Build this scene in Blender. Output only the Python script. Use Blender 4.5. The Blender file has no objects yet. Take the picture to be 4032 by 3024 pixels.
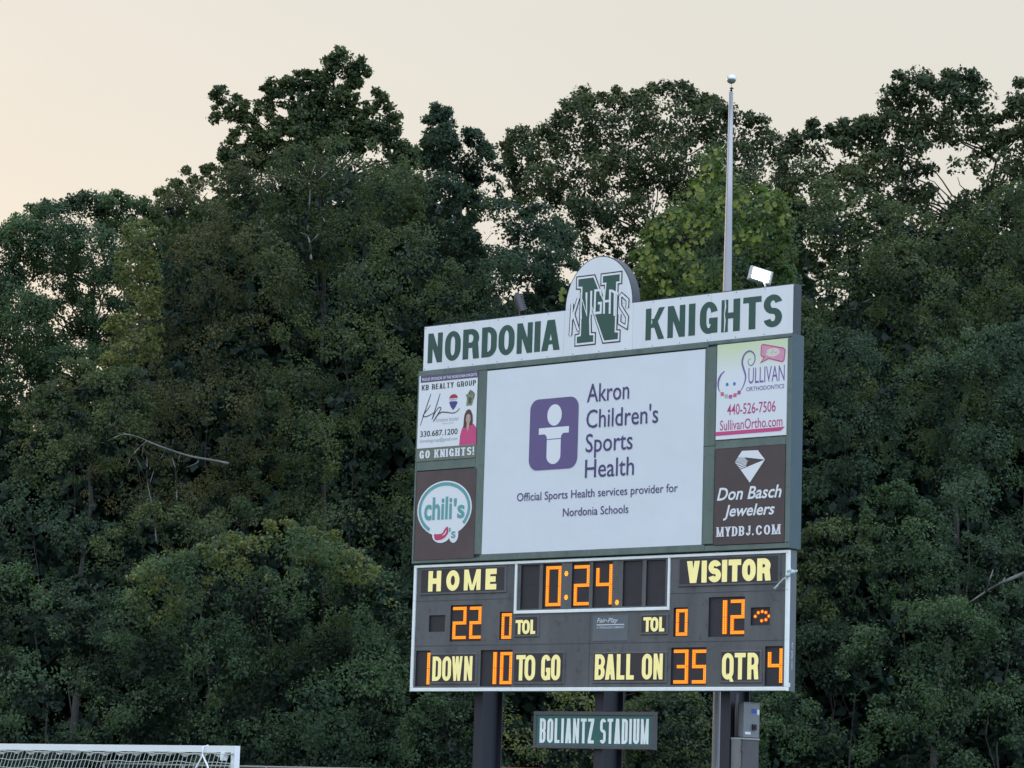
import bpy, math, random
import numpy as np
from mathutils import Vector, Matrix
PI = math.pi
random.seed(7); RNG = np.random.default_rng(11)
scene = bpy.context.scene
COL = scene.collection

# ------------------------------------------------------------------ camera
CAMZ = 1.7
PITCH, ROLL, FPX = math.radians(8.4546), math.radians(1.7889), 11000.0   # focal length in pixels of a 4032 px wide picture
cam_d = bpy.data.cameras.new('camera'); cam = bpy.data.objects.new('camera', cam_d); COL.objects.link(cam)
cam_d.sensor_width = 36.0; cam_d.lens = FPX / 4032 * 36.0
cam_d.clip_start = 0.5; cam_d.clip_end = 3000
cp, sp, cr, sr = math.cos(PITCH), math.sin(PITCH), math.cos(ROLL), math.sin(ROLL)
ri0, up0, fw = Vector((1, 0, 0)), Vector((0, -sp, cp)), Vector((0, cp, sp))
cx_, cu_ = cr * ri0 + sr * up0, -sr * ri0 + cr * up0
m = Matrix((cx_, cu_, -fw)).transposed().to_4x4(); m.translation = (0, 0, CAMZ)
cam.matrix_world = m
scene.camera = cam
NPM = np.array([cx_[:], cu_[:], fw[:]])

def at(x, y, D):
    """point of the place seen at (x, y) of a 2212 px wide print of the photograph, D metres down the view axis"""
    k = 4032 / 2212.0
    d = NPM.T @ np.array([(x * k - 2016) / FPX, (1512 - y * k) / FPX, 1.0])
    p = d * (D / d[1]); p[2] += CAMZ
    return p

# ------------------------------------------------------------------ sky, sun, exposure
SUN_AZ = math.radians(-32)          # sunset glow, left of the view axis
SUN_EL = math.radians(2.5)
world = bpy.data.worlds.new('World'); scene.world = world; world.use_nodes = True
wn, wl = world.node_tree.nodes, world.node_tree.links
wn.clear()
out = wn.new('ShaderNodeOutputWorld')
sky = wn.new('ShaderNodeTexSky'); sky.sky_type = 'NISHITA'; sky.sun_disc = False
sky.sun_elevation = SUN_EL; sky.sun_rotation = SUN_AZ
sky.dust_density = 4.0; sky.ozone_density = 2.0; sky.air_density = 1.0
bg1 = wn.new('ShaderNodeBackground'); bg1.inputs['Strength'].default_value = 0.05
wl.new(sky.outputs[0], bg1.inputs['Color'])
# thin high overcast that carries the afterglow: cream on the sunset side, blue away from it
tc = wn.new('ShaderNodeTexCoord')
def vm(op, a, b):
    n = wn.new('ShaderNodeVectorMath'); n.operation = op
    wl.new(a, n.inputs[0]); n.inputs[1].default_value = b; return n
def mr(v, a, b, c=0.0, d=1.0):
    n = wn.new('ShaderNodeMapRange'); n.interpolation_type = 'SMOOTHSTEP'
    wl.new(v, n.inputs['Value'])
    for k, q in zip(('From Min', 'From Max', 'To Min', 'To Max'), (a, b, c, d)): n.inputs[k].default_value = q
    return n.outputs[0]
def mixc(f, a, b):
    n = wn.new('ShaderNodeMix'); n.data_type = 'RGBA'
    wl.new(f, n.inputs['Factor'])
    for s, q in ((6, a), (7, b)):
        if isinstance(q, tuple): n.inputs[s].default_value = (*q, 1)
        else: wl.new(q, n.inputs[s])
    return n.outputs[2]
dots = vm('DOT_PRODUCT', tc.outputs['Generated'], (math.sin(SUN_AZ), math.cos(SUN_AZ), 0.0)).outputs['Value']
sep = wn.new('ShaderNodeSeparateXYZ'); wl.new(tc.outputs['Generated'], sep.inputs[0])
low = mixc(mr(dots, 0.55, 1.0), (0.728, 0.690, 0.612), (0.805, 0.700, 0.570))     # near the horizon, towards the sun
warm = mixc(mr(sep.outputs['Z'], 0.06, 0.32), low, (0.73, 0.698, 0.625))
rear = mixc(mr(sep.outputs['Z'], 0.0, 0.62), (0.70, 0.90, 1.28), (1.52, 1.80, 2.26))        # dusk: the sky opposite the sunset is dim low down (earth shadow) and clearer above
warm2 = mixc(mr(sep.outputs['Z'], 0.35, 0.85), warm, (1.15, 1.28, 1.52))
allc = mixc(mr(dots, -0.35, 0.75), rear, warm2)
nzs = wn.new('ShaderNodeTexNoise'); nzs.inputs['Scale'].default_value = 2.2; nzs.inputs['Detail'].default_value = 4
mps = wn.new('ShaderNodeMapping'); mps.inputs['Scale'].default_value = (1, 1, 4.5); wl.new(tc.outputs['Generated'], mps.inputs['Vector']); wl.new(mps.outputs[0], nzs.inputs['Vector'])
svm = wn.new('ShaderNodeVectorMath'); svm.operation = 'SCALE'; wl.new(allc, svm.inputs[0]); wl.new(mr(nzs.outputs['Fac'], 0.3, 0.7, 0.975, 1.02), svm.inputs['Scale']); allc = svm.outputs[0]   # faint uneven haze
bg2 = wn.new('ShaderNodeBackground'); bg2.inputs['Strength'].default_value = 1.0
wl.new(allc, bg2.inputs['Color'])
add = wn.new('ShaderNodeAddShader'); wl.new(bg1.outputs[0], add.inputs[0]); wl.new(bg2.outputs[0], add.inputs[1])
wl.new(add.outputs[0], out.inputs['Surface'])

sun_d = bpy.data.lights.new('sun', 'SUN'); sun_d.energy = 0.35; sun_d.angle = math.radians(12); sun_d.color = (1.0, 0.74, 0.48)
sun = bpy.data.objects.new('sun', sun_d); COL.objects.link(sun)
sd = Vector((math.sin(SUN_AZ) * math.cos(0.16), math.cos(SUN_AZ) * math.cos(0.16), math.sin(0.16)))
sun.rotation_euler = (-sd).to_track_quat('-Z', 'Y').to_euler()
vs = scene.view_settings
vs.view_transform = 'Standard'; vs.look = 'None'; vs.exposure = 0.0; vs.gamma = 1.0; vs.use_curve_mapping = False
scene.cycles.max_bounces = 6; scene.cycles.transparent_max_bounces = 4

# ------------------------------------------------------------------ materials
MATS = {}
def mat(name, col, rough=0.6, metal=0.0, emit=None, es=0.0, var=0.0, vscale=3.0, bump=0.0, bscale=20.0, spec=0.5, streak=False, spots=0.0):
    if name in MATS: return MATS[name]
    mm = bpy.data.materials.new(name); mm.use_nodes = True
    nt = mm.node_tree; b = nt.nodes['Principled BSDF']
    b.inputs['Base Color'].default_value = (*col, 1); b.inputs['Roughness'].default_value = rough
    b.inputs['Metallic'].default_value = metal; b.inputs['Specular IOR Level'].default_value = spec
    if emit: b.inputs['Emission Color'].default_value = (*emit, 1); b.inputs['Emission Strength'].default_value = es
    if var or bump:
        t = nt.nodes.new('ShaderNodeTexCoord')
        mp = nt.nodes.new('ShaderNodeMapping'); nt.links.new(t.outputs['Object'], mp.inputs['Vector'])
        if streak: mp.inputs['Scale'].default_value = (1.0, 1.0, 0.22)
    if var:
        nz = nt.nodes.new('ShaderNodeTexNoise'); nz.inputs['Scale'].default_value = vscale; nz.inputs['Detail'].default_value = 5
        nz.inputs['Roughness'].default_value = 0.65
        nt.links.new(mp.outputs[0], nz.inputs['Vector'])
        r = nt.nodes.new('ShaderNodeMapRange'); r.inputs['From Min'].default_value = 0.3; r.inputs['From Max'].default_value = 0.7
        r.inputs['To Min'].default_value = 1 - var; r.inputs['To Max'].default_value = 1 + var
        nt.links.new(nz.outputs['Fac'], r.inputs['Value'])
        mx = nt.nodes.new('ShaderNodeVectorMath'); mx.operation = 'SCALE'; mx.inputs[0].default_value = col
        vout = r.outputs[0]
        if spots:
            n3 = nt.nodes.new('ShaderNodeTexNoise'); n3.inputs['Scale'].default_value = 7.5; n3.inputs['Detail'].default_value = 2; nt.links.new(t.outputs['Object'], n3.inputs['Vector'])
            r3 = nt.nodes.new('ShaderNodeMapRange'); r3.inputs['From Min'].default_value = .60; r3.inputs['From Max'].default_value = .68; r3.inputs['To Min'].default_value = 1.0; r3.inputs['To Max'].default_value = 1 - spots; nt.links.new(n3.outputs['Fac'], r3.inputs['Value'])
            m3 = nt.nodes.new('ShaderNodeMath'); m3.operation = 'MULTIPLY'; nt.links.new(vout, m3.inputs[0]); nt.links.new(r3.outputs[0], m3.inputs[1]); vout = m3.outputs[0]
        nt.links.new(vout, mx.inputs['Scale']); nt.links.new(mx.outputs[0], b.inputs['Base Color'])
    if bump:
        nb = nt.nodes.new('ShaderNodeTexNoise'); nb.inputs['Scale'].default_value = bscale; nb.inputs['Detail'].default_value = 3
        nt.links.new(mp.outputs[0], nb.inputs['Vector'])
        bp = nt.nodes.new('ShaderNodeBump'); bp.inputs['Strength'].default_value = bump; bp.inputs['Distance'].default_value = 0.03
        nt.links.new(nb.outputs['Fac'], bp.inputs['Height']); nt.links.new(bp.outputs[0], b.inputs['Normal'])
    MATS[name] = mm; return mm

WHITE = mat('white_sheet', (0.78, 0.79, 0.79), 0.45, var=0.05, vscale=2.2, streak=True)
BANNER = mat('banner_vinyl', (0.74, 0.77, 0.79), 0.42, var=0.03, vscale=0.9, bump=0.25, bscale=2.2)
TRIM = mat('white_trim', (0.88, 0.93, 0.88), 0.4, var=0.05, vscale=5)
CABINET = mat('cabinet_grey', (0.106, 0.108, 0.108), 0.55, var=0.22, vscale=2.4, streak=True, spots=0.22)
CABSIDE = mat('cabinet_side', (0.13, 0.14, 0.15), 0.5, var=0.08)
RECESS = mat('digit_black', (0.028, 0.026, 0.029), 0.6, var=0.15, vscale=6)
PLATE = mat('caption_black', (0.034, 0.031, 0.034), 0.5, var=0.12, vscale=4)
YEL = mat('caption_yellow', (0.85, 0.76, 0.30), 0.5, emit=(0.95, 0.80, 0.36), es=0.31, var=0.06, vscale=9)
LED = mat('led_orange', (0.2, 0.03, 0.005), 0.7, emit=(1.0, 0.17, 0.0), es=1.0, spec=.1)
LEDH = mat('led_core', (0.3, 0.1, 0.02), 0.7, emit=(1.0, 0.52, 0.05), es=1.1, spec=.1)
FRAME = mat('frame_green', (0.125, 0.165, 0.140), 0.5, var=0.2, vscale=2.6, bump=0.1, streak=True, spots=0.15)
FRSIDE = mat('frame_side', (0.058, 0.098, 0.110), 0.5, var=0.06)
HGREEN = mat('letter_green', (0.030, 0.088, 0.068), 0.5, var=0.10, vscale=5)
BLACKV = mat('print_black', (0.03, 0.022, 0.03), 0.5)
HEADSIDE = mat('header_side', (0.046, 0.056, 0.064), 0.55, var=0.1)
BROWN = mat('sign_brown', (0.088, 0.062, 0.060), 0.5, var=0.15, vscale=2.5)
STEEL = mat('post_steel', (0.026, 0.027, 0.036), 0.55, metal=0.1, var=0.25, vscale=1.2, streak=True)
ALU = mat('brushed_aluminium', (0.37, 0.36, 0.365), 0.36, metal=0.8, var=0.05, vscale=1.0)
BOXG = mat('box_grey', (0.19, 0.19, 0.18), 0.45, var=0.1, vscale=5)
BOXD = mat('box_dark_grey', (0.085, 0.08, 0.08), 0.5, var=0.15, vscale=4)
SIGNG = mat('sign_green', (0.035, 0.135, 0.115), 0.45, var=0.08)
PURPLE = mat('print_purple', (0.135, 0.10, 0.235), 0.5, var=0.04)
NAVY = mat('print_navy', (0.075, 0.055, 0.16), 0.5)
PINK = mat('print_pink', (0.62, 0.07, 0.21), 0.5)
TEAL = mat('print_teal', (0.13, 0.37, 0.36), 0.5)
PWHITE = mat('print_white', (0.80, 0.82, 0.82), 0.45)
GREYP = mat('print_grey', (0.42, 0.42, 0.46), 0.5)
GOALW = mat('goal_white', (0.86, 0.88, 0.88), 0.35, var=0.03)
NETM = mat('net_cord', (0.42, 0.46, 0.43), 0.8)

# ------------------------------------------------------------------ object helpers
YAW = math.radians(-40.98166)
BF = Matrix.Translation((0, 52, 0)) @ Matrix.Rotation(YAW, 4, 'Z')       # frame of the board: x along it, y away from the field, z up
CLX, CLY = 34.1, -39.26
def lp(X, Y, yb=0.0):
    """a point measured on the board's face plane, moved along its sight line to depth yb -> local x, z"""
    return X + (X - CLX) / (-CLY) * yb, CAMZ + Y * (1 + yb / (-CLY))
def tag(o, label=None, cat=None, group=None, kind=None):
    if label: o['label'] = label
    if cat: o['category'] = cat
    if group: o['group'] = group
    if kind: o['kind'] = kind
    return o
def thing(name, base=(0, 0, 0), board=True, label=None, cat=None, group=None, rotz=0.0):
    o = bpy.data.objects.new(name, None); COL.objects.link(o); o.empty_display_size = 0.2
    mw = Matrix.Translation(base) @ Matrix.Rotation(rotz, 4, 'Z')
    o.matrix_world = BF @ mw if board else mw
    o['_b'] = list(base)
    return tag(o, label, cat, group)
class MB:
    def __init__(s): s.v = []; s.f = []; s.mi = []
    def quad(s, a, b, c, d, mi=0):
        n = len(s.v); s.v += [a, b, c, d]; s.f.append((n, n + 1, n + 2, n + 3)); s.mi.append(mi)
    def poly(s, pts, y, mi=0):
        n = len(s.v); s.v += [(p[0], y, p[1]) for p in pts]; s.f.append(tuple(range(n, n + len(pts)))); s.mi.append(mi)
    def box(s, x0, x1, y0, y1, z0, z1, mi=0):
        n = len(s.v)
        s.v += [(x0, y0, z0), (x1, y0, z0), (x1, y1, z0), (x0, y1, z0), (x0, y0, z1), (x1, y0, z1), (x1, y1, z1), (x0, y1, z1)]
        for q in ((0, 1, 5, 4), (1, 2, 6, 5), (2, 3, 7, 6), (3, 0, 4, 7), (4, 5, 6, 7), (3, 2, 1, 0)):
            s.f.append(tuple(n + i for i in q)); s.mi.append(mi)
    def bevbox(s, x0, x1, y0, y1, z0, z1, b=0.01, mi=0):
        """box whose front (y0) edges are chamfered"""
        n = len(s.v)
        s.v += [(x0 + b, y0, z0 + b), (x1 - b, y0, z0 + b), (x1 - b, y0, z1 - b), (x0 + b, y0, z1 - b),
                (x0, y0 + b, z0), (x1, y0 + b, z0), (x1, y0 + b, z1), (x0, y0 + b, z1),
                (x0, y1, z0), (x1, y1, z0), (x1, y1, z1), (x0, y1, z1)]
        F = [(0, 1, 2, 3), (8, 11, 10, 9)]
        for i in range(4):
            j = (i + 1) % 4; F += [(i, i + 4, j + 4, j), (i + 4, i + 8, j + 8, j + 4)]
        for q in F: s.f.append(tuple(n + i for i in q)); s.mi.append(mi)
    def prism(s, pts, y0, y1, mi=0, side=None):
        n = len(s.v); k = len(pts); side = mi if side is None else side
        s.v += [(p[0], y0, p[1]) for p in pts] + [(p[0], y1, p[1]) for p in pts]
        s.f.append(tuple(range(n, n + k))); s.mi.append(mi)
        s.f.append(tuple(range(n + 2 * k - 1, n + k - 1, -1))); s.mi.append(mi)
        for i in range(k):
            j = (i + 1) % k; s.f.append((n + i, n + i + k, n + j + k, n + j)); s.mi.append(side)
    def tube(s, pts, rad, seg=6, mi=0, cap=True):
        pts = [Vector(p) for p in pts]; rr = rad if isinstance(rad, (list, tuple)) else [rad] * len(pts)
        n0 = len(s.v); up = Vector((0, 0, 1))
        for i, p in enumerate(pts):
            d = (pts[min(i + 1, len(pts) - 1)] - pts[max(i - 1, 0)]).normalized()
            a = d.cross(up)
            if a.length < 1e-3: a = d.cross(Vector((1, 0, 0)))
            a.normalize(); b = d.cross(a)
            for k in range(seg):
                t = 2 * PI * k / seg; s.v.append(tuple(p + rr[i] * (math.cos(t) * a + math.sin(t) * b)))
        for i in range(len(pts) - 1):
            for k in range(seg):
                a = n0 + i * seg + k; b = n0 + i * seg + (k + 1) % seg
                s.f.append((a, b, b + seg, a + seg)); s.mi.append(mi)
        if cap:
            s.f.append(tuple(n0 + k for k in range(seg))[::-1]); s.mi.append(mi)
            e = n0 + (len(pts) - 1) * seg; s.f.append(tuple(e + k for k in range(seg))); s.mi.append(mi)
    def build(s, name, mats, parent=None, smooth=False, label=None, kind=None):
        me = bpy.data.meshes.new(name)
        b = list(parent['_b']) if parent is not None and '_b' in parent else (0, 0, 0)
        me.from_pydata([(x - b[0], y - b[1], z - b[2]) for x, y, z in s.v], [], s.f)
        mats = mats if isinstance(mats, (list, tuple)) else [mats]
        for q in mats: me.materials.append(q)
        if len(mats) > 1: me.polygons.foreach_set('material_index', s.mi)
        if smooth: me.polygons.foreach_set('use_smooth', [True] * len(me.polygons))
        me.update()
        o = bpy.data.objects.new(name, me); COL.objects.link(o)
        if parent is not None: o.parent = parent; o['_b'] = list(b)
        return tag(o, label, kind=kind)

# ------------------------------------------------------------------ lettering
def para(x0, x1, x2, x3, z0, z1): return [(x0, z0), (x1, z0), (x3, z1), (x2, z1)]
def rect(x0, x1, z0, z1): return [(x0, z0), (x1, z0), (x1, z1), (x0, z1)]
def ring(x0, x1, z0, z1, t, th, a0, a1, rk=1.0):
    cx = (x0 + x1) / 2; rx = (x1 - x0) / 2; rz = min(rx * 1.15, (z1 - z0) / 2) * rk
    ct, cb = z1 - rz, z0 + rz
    def P(a, ix, iz, top):
        return (cx + (rx - ix) * math.cos(a), (ct if top else cb) + (rz - iz) * math.sin(a))
    lst = []; n = 26; prev = None
    for i in range(n + 1):
        a = math.radians(a0 + (a1 - a0) * i / n); top = math.sin(a) >= -1e-9 if abs(math.sin(a)) > 1e-9 else (prev if prev is not None else True)
        if prev is not None and top != prev:
            z = round(a / PI) * PI
            lst += [(z, prev), (z, top)]
        lst.append((a, top)); prev = top
    if a1 - a0 == 360: lst.append((0.0, True))
    qs = []
    for (a, ta), (b, tb) in zip(lst, lst[1:]):
        qs.append([P(a, 0, 0, ta), P(b, 0, 0, tb), P(b, t, th, tb), P(a, t, th, ta)])
    return [qs]
def glyph(c, x0, x1, z0, z1, t, th=None):
    """returns a list of layers; each layer is a list of quads"""
    th = th or t; t = t * (.86 if c in 'NMWK' else 1); w = x1 - x0; h = z1 - z0; mz = (z0 + z1) / 2; L = []
    V = lambda x: [rect(x, x + t, z0, z1)]
    if c in 'OQ0':
        L += ring(x0, x1, z0, z1, t, th, 0, 360)
        if c == 'Q': L.append([para(x0 + w * .72, x1 + .02 * w, x0 + w * .45, x0 + w * .75, z0 - .08 * h, z0 + .22 * h)])
    elif c == 'N':
        L += [V(x0), V(x1 - t), [para(x1 - t * 1.05, x1, x0, x0 + t * 1.05, z0, z1)]]
    elif c == 'I' : L += [V(x0)] if w < 1.6 * t else [V((x0 + x1 - t) / 2)]
    elif c == 'R' or c == 'P' or c == 'B' or c == 'D':
        L.append(V(x0))
        if c == 'D': L.append([q for l in ring(x0 - (w * .15), x1, z0, z1, t, th, -90, 90, .8) for q in l]); L.append([rect(x0 + t * .8, x0 + w * .45, z0, z0 + th), rect(x0 + t * .8, x0 + w * .45, z1 - th, z1)])
        else:
            m_ = mz - (0.04 * h if c != 'B' else 0) - th / 2
            L += ring(x0, x1, m_, z1, t, th, -90, 90); L.append([rect(x0 + t * .8, x0 + w / 2, m_, m_ + th), rect(x0 + t * .8, x0 + w / 2, z1 - th, z1)])
            if c == 'B': L += ring(x0, x1, z0, m_ + th, t, th, -90, 90); L.append([rect(x0 + t * .8, x0 + w / 2, z0, z0 + th)])
            if c == 'R': L.append([para(x1 - t * .95, x1 + .03 * w, x1 - t * 1.25, x1 - t * .15, z0, m_ + th * .8)])
    elif c == 'A':
        L += [[para(x0, x0 + t * 1.05, (x0 + x1) / 2 - t * .62, (x0 + x1) / 2 + t * .38, z0, z1)], [para(x1 - t * 1.05, x1, (x0 + x1) / 2 - t * .38, (x0 + x1) / 2 + t * .62, z0, z1)],
              [rect(x0 + w * .22, x1 - w * .22, z0 + h * .2, z0 + h * .2 + th * .75)]]
    elif c == 'V':
        L += [[para((x0 + x1) / 2 - t * .62, (x0 + x1) / 2 + t * .38, x0, x0 + t * 1.05, z0, z1)], [para((x0 + x1) / 2 - t * .38, (x0 + x1) / 2 + t * .62, x1 - t * 1.05, x1, z0, z1)]]
    elif c == 'Y':
        L += [[para((x0 + x1) / 2 - t * .5, (x0 + x1) / 2 + t * .5, x0, x0 + t, mz - .05 * h, z1)], [para((x0 + x1) / 2 - t * .5, (x0 + x1) / 2 + t * .5, x1 - t, x1, mz - .05 * h, z1)], [rect((x0 + x1 - t) / 2, (x0 + x1 + t) / 2, z0, mz)]]
    elif c == 'K':
        L += [V(x0), [para(x0 + t * .75, x0 + t * 1.7, x1 - t * 1.05, x1, mz - .12 * h, z1)], [para(x1 - t * 1.1, x1, x0 + t * 1.05, x0 + t * 2.0, z0, mz + .16 * h)]]
    elif c == 'G' or c == 'C':
        L += ring(x0, x1, z0, z1, t, th, 18 if c == 'C' else 12, 342 if c == 'C' else 350)
        if c == 'G': L += [[rect(x1 - t, x1, z0 + .02 * h, mz - .01 * h)], [rect(x0 + w * .52, x1 - t * .5, mz - .01 * h - th, mz - .01 * h)]]
    elif c == 'H': L += [V(x0), V(x1 - t), [rect(x0 + t, x1 - t, mz - th / 2, mz + th / 2)]]
    elif c == 'T': L += [V((x0 + x1 - t) / 2), [rect(x0, x1, z1 - th, z1)]]
    elif c == 'L': L += [V(x0), [rect(x0 + t, x1, z0, z0 + th)]]
    elif c == 'E': L += [V(x0), [rect(x0 + t, x1, z0, z0 + th), rect(x0 + t, x1 - .08 * w, mz - th / 2, mz + th / 2), rect(x0 + t, x1, z1 - th, z1)]]
    elif c == 'F': L += [V(x0), [rect(x0 + t, x1 - .08 * w, mz - th / 2, mz + th / 2), rect(x0 + t, x1, z1 - th, z1)]]
    elif c == 'M':
        L += [V(x0), V(x1 - t), [para(mz * 0 + (x0 + x1) / 2 - t * .45, (x0 + x1) / 2 + t * .3, x0 + t * .15, x0 + t * 1.1, z0, z1)], [para((x0 + x1) / 2 - t * .3, (x0 + x1) / 2 + t * .45, x1 - t * 1.1, x1 - t * .15, z0, z1)]]
    elif c == 'W':
        q = w / 4
        for a, b in ((0, 1), (2, 1), (2, 3), (4, 3)):
            xa = x0 + a * q * (1 - t / w) + 0; xb = x0 + (b) * q * (1 - t / w)
            L.append([para(xb, xb + t * .9, xa, xa + t * .9, z0, z1)])
    elif c == 'S':
        L += ring(x0, x1, mz - th / 2, z1, t, th, 15, 270); L += ring(x0, x1, z0, mz + th / 2, t, th, 90, -165)
    elif c == 'U':
        r_ = min(w / 2 * 1.15, h / 2); L += ring(x0, x1, z0, z1, t, th, 180, 360); L.append([rect(x0, x0 + t, z0 + r_, z1), rect(x1 - t, x1, z0 + r_, z1)])
    elif c == 'J':
        L += ring(x0, x1, z0, z1, t, th, 190, 360); L.append([rect(x1 - t, x1, z0 + h * .4, z1)])
    elif c == 'Z': L += [[rect(x0, x1, z0, z0 + th), rect(x0, x1, z1 - th, z1)], [para(x0, x0 + t * 1.2, x1 - t * 1.2, x1, z0 + th * .9, z1 - th * .9)]]
    elif c == '!': L += [[rect(x0, x1, z0 + h * .3, z1)], [rect(x0, x1, z0, z0 + h * .18)]]
    return L
def letter(c, x0, x1, z0, z1, t, th, y, mt, parent, name='letter', flip=1):
    b = MB(); d = 0.0006
    for i, lay in enumerate(glyph(c, x0, x1, z0, z1, t, th)):
        for q in lay: b.poly(q, y - d * i)
    return b.build(name, mt, parent)
def word(s, spans, z0, z1, t, y, mt, parent, th=None, name='letter'):
    for c, (a, b) in zip(s.replace(' ', ''), spans): letter(c, a, b, z0, z1, t, th or t * .85, y, mt, parent, name)
def even(s, x0, x1, wid=None, gap=.12, space=.55):
    wid = wid or {}
    base = {'I': .45, 'M': 1.3, 'W': 1.3, 'L': .85, 'J': .85, 'E': .9, 'T': .95, '!': .3, ' ': space}
    ws = [wid.get(c, base.get(c, 1.0)) for c in s]; tot = sum(ws) + gap * (len(s) - 1)
    k = (x1 - x0) / tot; o = []; x = x0
    for c, w in zip(s, ws):
        if c != ' ': o.append((x, x + w * k))
        x += (w + gap) * k
    return o
_cap = []
def text(s, x0, x1, z0, z1, y, mt, parent, bold=0.0, shear=0.0, name='lettering', serif=False, arch=0.0):
    """a line of type: x0..x1 the ink width, z0 the baseline, z1 the cap height"""
    def mk(st):
        cu = bpy.data.curves.new('type', 'FONT'); cu.body = st; cu.size = 1.0; cu.offset = bold; cu.shear = shear; cu.resolution_u = 3
        ob = bpy.data.objects.new('type', cu); COL.objects.link(ob)
        bpy.context.view_layer.update()
        me = bpy.data.meshes.new_from_object(ob.evaluated_get(bpy.context.evaluated_depsgraph_get()))
        bpy.data.objects.remove(ob); bpy.data.curves.remove(cu); return me
    h = mk('H'); cz = [v.co.y for v in h.vertices]; b0, b1 = min(cz), max(cz); bpy.data.meshes.remove(h)
    me = mk(s); xs = [v.co.x for v in me.vertices]; a0, a1 = min(xs), max(xs)
    b = list(parent['_b'])
    for v in me.vertices:
        u = (v.co.x - a0) / (a1 - a0)
        X = x0 + u * (x1 - x0); Zc = z0 + (v.co.y - b0) / (b1 - b0) * (z1 - z0) + arch * 4 * u * (1 - u)
        v.co = (X - b[0], y - b[1], Zc - b[2])
    me.materials.clear(); me.materials.append(mt); me.name = name
    o = bpy.data.objects.new(name, me); COL.objects.link(o); o.parent = parent; o['_b'] = b
    return o
def stroke(b, pts, w, y, mi=0, closed=False):
    """flat pen line with mitred joins; w a number or one per point"""
    n = len(pts); ws = w if isinstance(w, (list, tuple)) else [w] * n; Lf, Rt = [], []
    for i in range(n):
        p = Vector(pts[i]); a = Vector(pts[i - 1]) if (i or closed) else None; c = Vector(pts[(i + 1) % n]) if (i < n - 1 or closed) else None
        d1 = (p - a).normalized() if a is not None else None; d2 = (c - p).normalized() if c is not None else None
        if d1 is None: d1 = d2
        if d2 is None: d2 = d1
        nn = Vector((-(d1 + d2).y, (d1 + d2).x)); nn = nn.normalized() if nn.length > 1e-6 else Vector((-d1.y, d1.x))
        k = 1 / max(.45, nn.dot(Vector((-d1.y, d1.x)))); o = nn * (ws[i] / 2 * k)
        Lf.append(tuple(p + o)); Rt.append(tuple(p - o))
    for i in range(n - (0 if closed else 1)):
        j = (i + 1) % n; b.poly([Rt[i], Rt[j], Lf[j], Lf[i]], y, mi)
def smooth_line(pts, k=6):
    P = [np.array(p, float) for p in pts]; P = [2 * P[0] - P[1]] + P + [2 * P[-1] - P[-2]]; o = []
    for i in range(1, len(P) - 2):
        for j in range(k):
            t = j / k; a, b_, c, d = P[i - 1:i + 3]
            o.append(tuple(.5 * ((2 * b_) + (c - a) * t + (2 * a - 5 * b_ + 4 * c - d) * t * t + (3 * b_ - a - 3 * c + d) * t ** 3)))
    o.append(tuple(P[-2])); return o
def ellipse(cx, cz, rx, rz, n=36, a0=0, a1=360):
    return [(cx + rx * math.cos(math.radians(a0 + (a1 - a0) * i / n)), cz + rz * math.sin(math.radians(a0 + (a1 - a0) * i / n))) for i in range(n + (0 if a1 - a0 == 360 else 1))]
def inset(pts, d):
    n = len(pts); ar = sum(pts[i][0] * pts[(i + 1) % n][1] - pts[(i + 1) % n][0] * pts[i][1] for i in range(n)); s = 1 if ar > 0 else -1; o = []
    for i in range(n):
        p = Vector(pts[i]); d1 = (p - Vector(pts[i - 1])).normalized(); d2 = (Vector(pts[(i + 1) % n]) - p).normalized()
        n1 = Vector((-d1.y, d1.x)) * s; n2 = Vector((-d2.y, d2.x)) * s; nn = (n1 + n2); nn = nn.normalized() if nn.length > 1e-6 else n1
        o.append(tuple(p + nn * (d / max(.4, nn.dot(n1)))))
    return o
def rrect(x0, x1, z0, z1, r, rz=None, n=7):
    rz = rz or r; o = []
    for cx, cz, a in ((x1 - r, z1 - rz, 0), (x0 + r, z1 - rz, 90), (x0 + r, z0 + rz, 180), (x1 - r, z0 + rz, 270)):
        o += [(cx + r * math.cos(math.radians(a + 90 * i / n)), cz + rz * math.sin(math.radians(a + 90 * i / n))) for i in range(n + 1)]
    return o
Zp = lambda z: z + CAMZ

# ------------------------------------------------------------------ ground
def sheet(name, x0, x1, y0, y1, z, mt, n=1):
    b = MB()
    for i in range(n):
        for j in range(n):
            a0, a1 = x0 + (x1 - x0) * i / n, x0 + (x1 - x0) * (i + 1) / n; c0, c1 = y0 + (y1 - y0) * j / n, y0 + (y1 - y0) * (j + 1) / n
            b.quad((a0, c0, z), (a1, c0, z), (a1, c1, z), (a0, c1, z))
    return tag(b.build(name, mt), kind='structure')
GRASS = mat('field_grass', (0.045, 0.075, 0.028), 0.9, var=0.35, vscale=0.6, bump=0.4, bscale=30)
TURF = mat('turf', (0.035, 0.085, 0.035), 0.9, var=0.15, vscale=0.3)
TRACKM = mat('running_track', (0.16, 0.06, 0.045), 0.85, var=0.1, vscale=1.5)
LINEW = mat('painted_line', (0.75, 0.75, 0.75), 0.7, var=0.08)
sheet('ground', -900, 900, -400, 1200, 0.0, GRASS, 6)
b = MB(); 
def bquad(b, x0, x1, y0, y1, z):
    q = [BF @ Vector((x, y, z)) for x, y in ((x0, y0), (x1, y0), (x1, y1), (x0, y1))]
    b.quad(*[tuple(p) for p in q])
b = MB(); bquad(b, -45, 60, -70, -12, 0.004); tag(b.build('turf_field', TURF), kind='structure')
b = MB(); bquad(b, -45, 60, -10.5, -3.2, 0.006); tag(b.build('track', TRACKM), kind='structure')
b = MB()
for i in range(7): bquad(b, -45, 60, -10.5 + i * 1.22, -10.45 + i * 1.22, 0.012)
bquad(b, -45, 60, -12.3, -12.2, 0.012)
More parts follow.
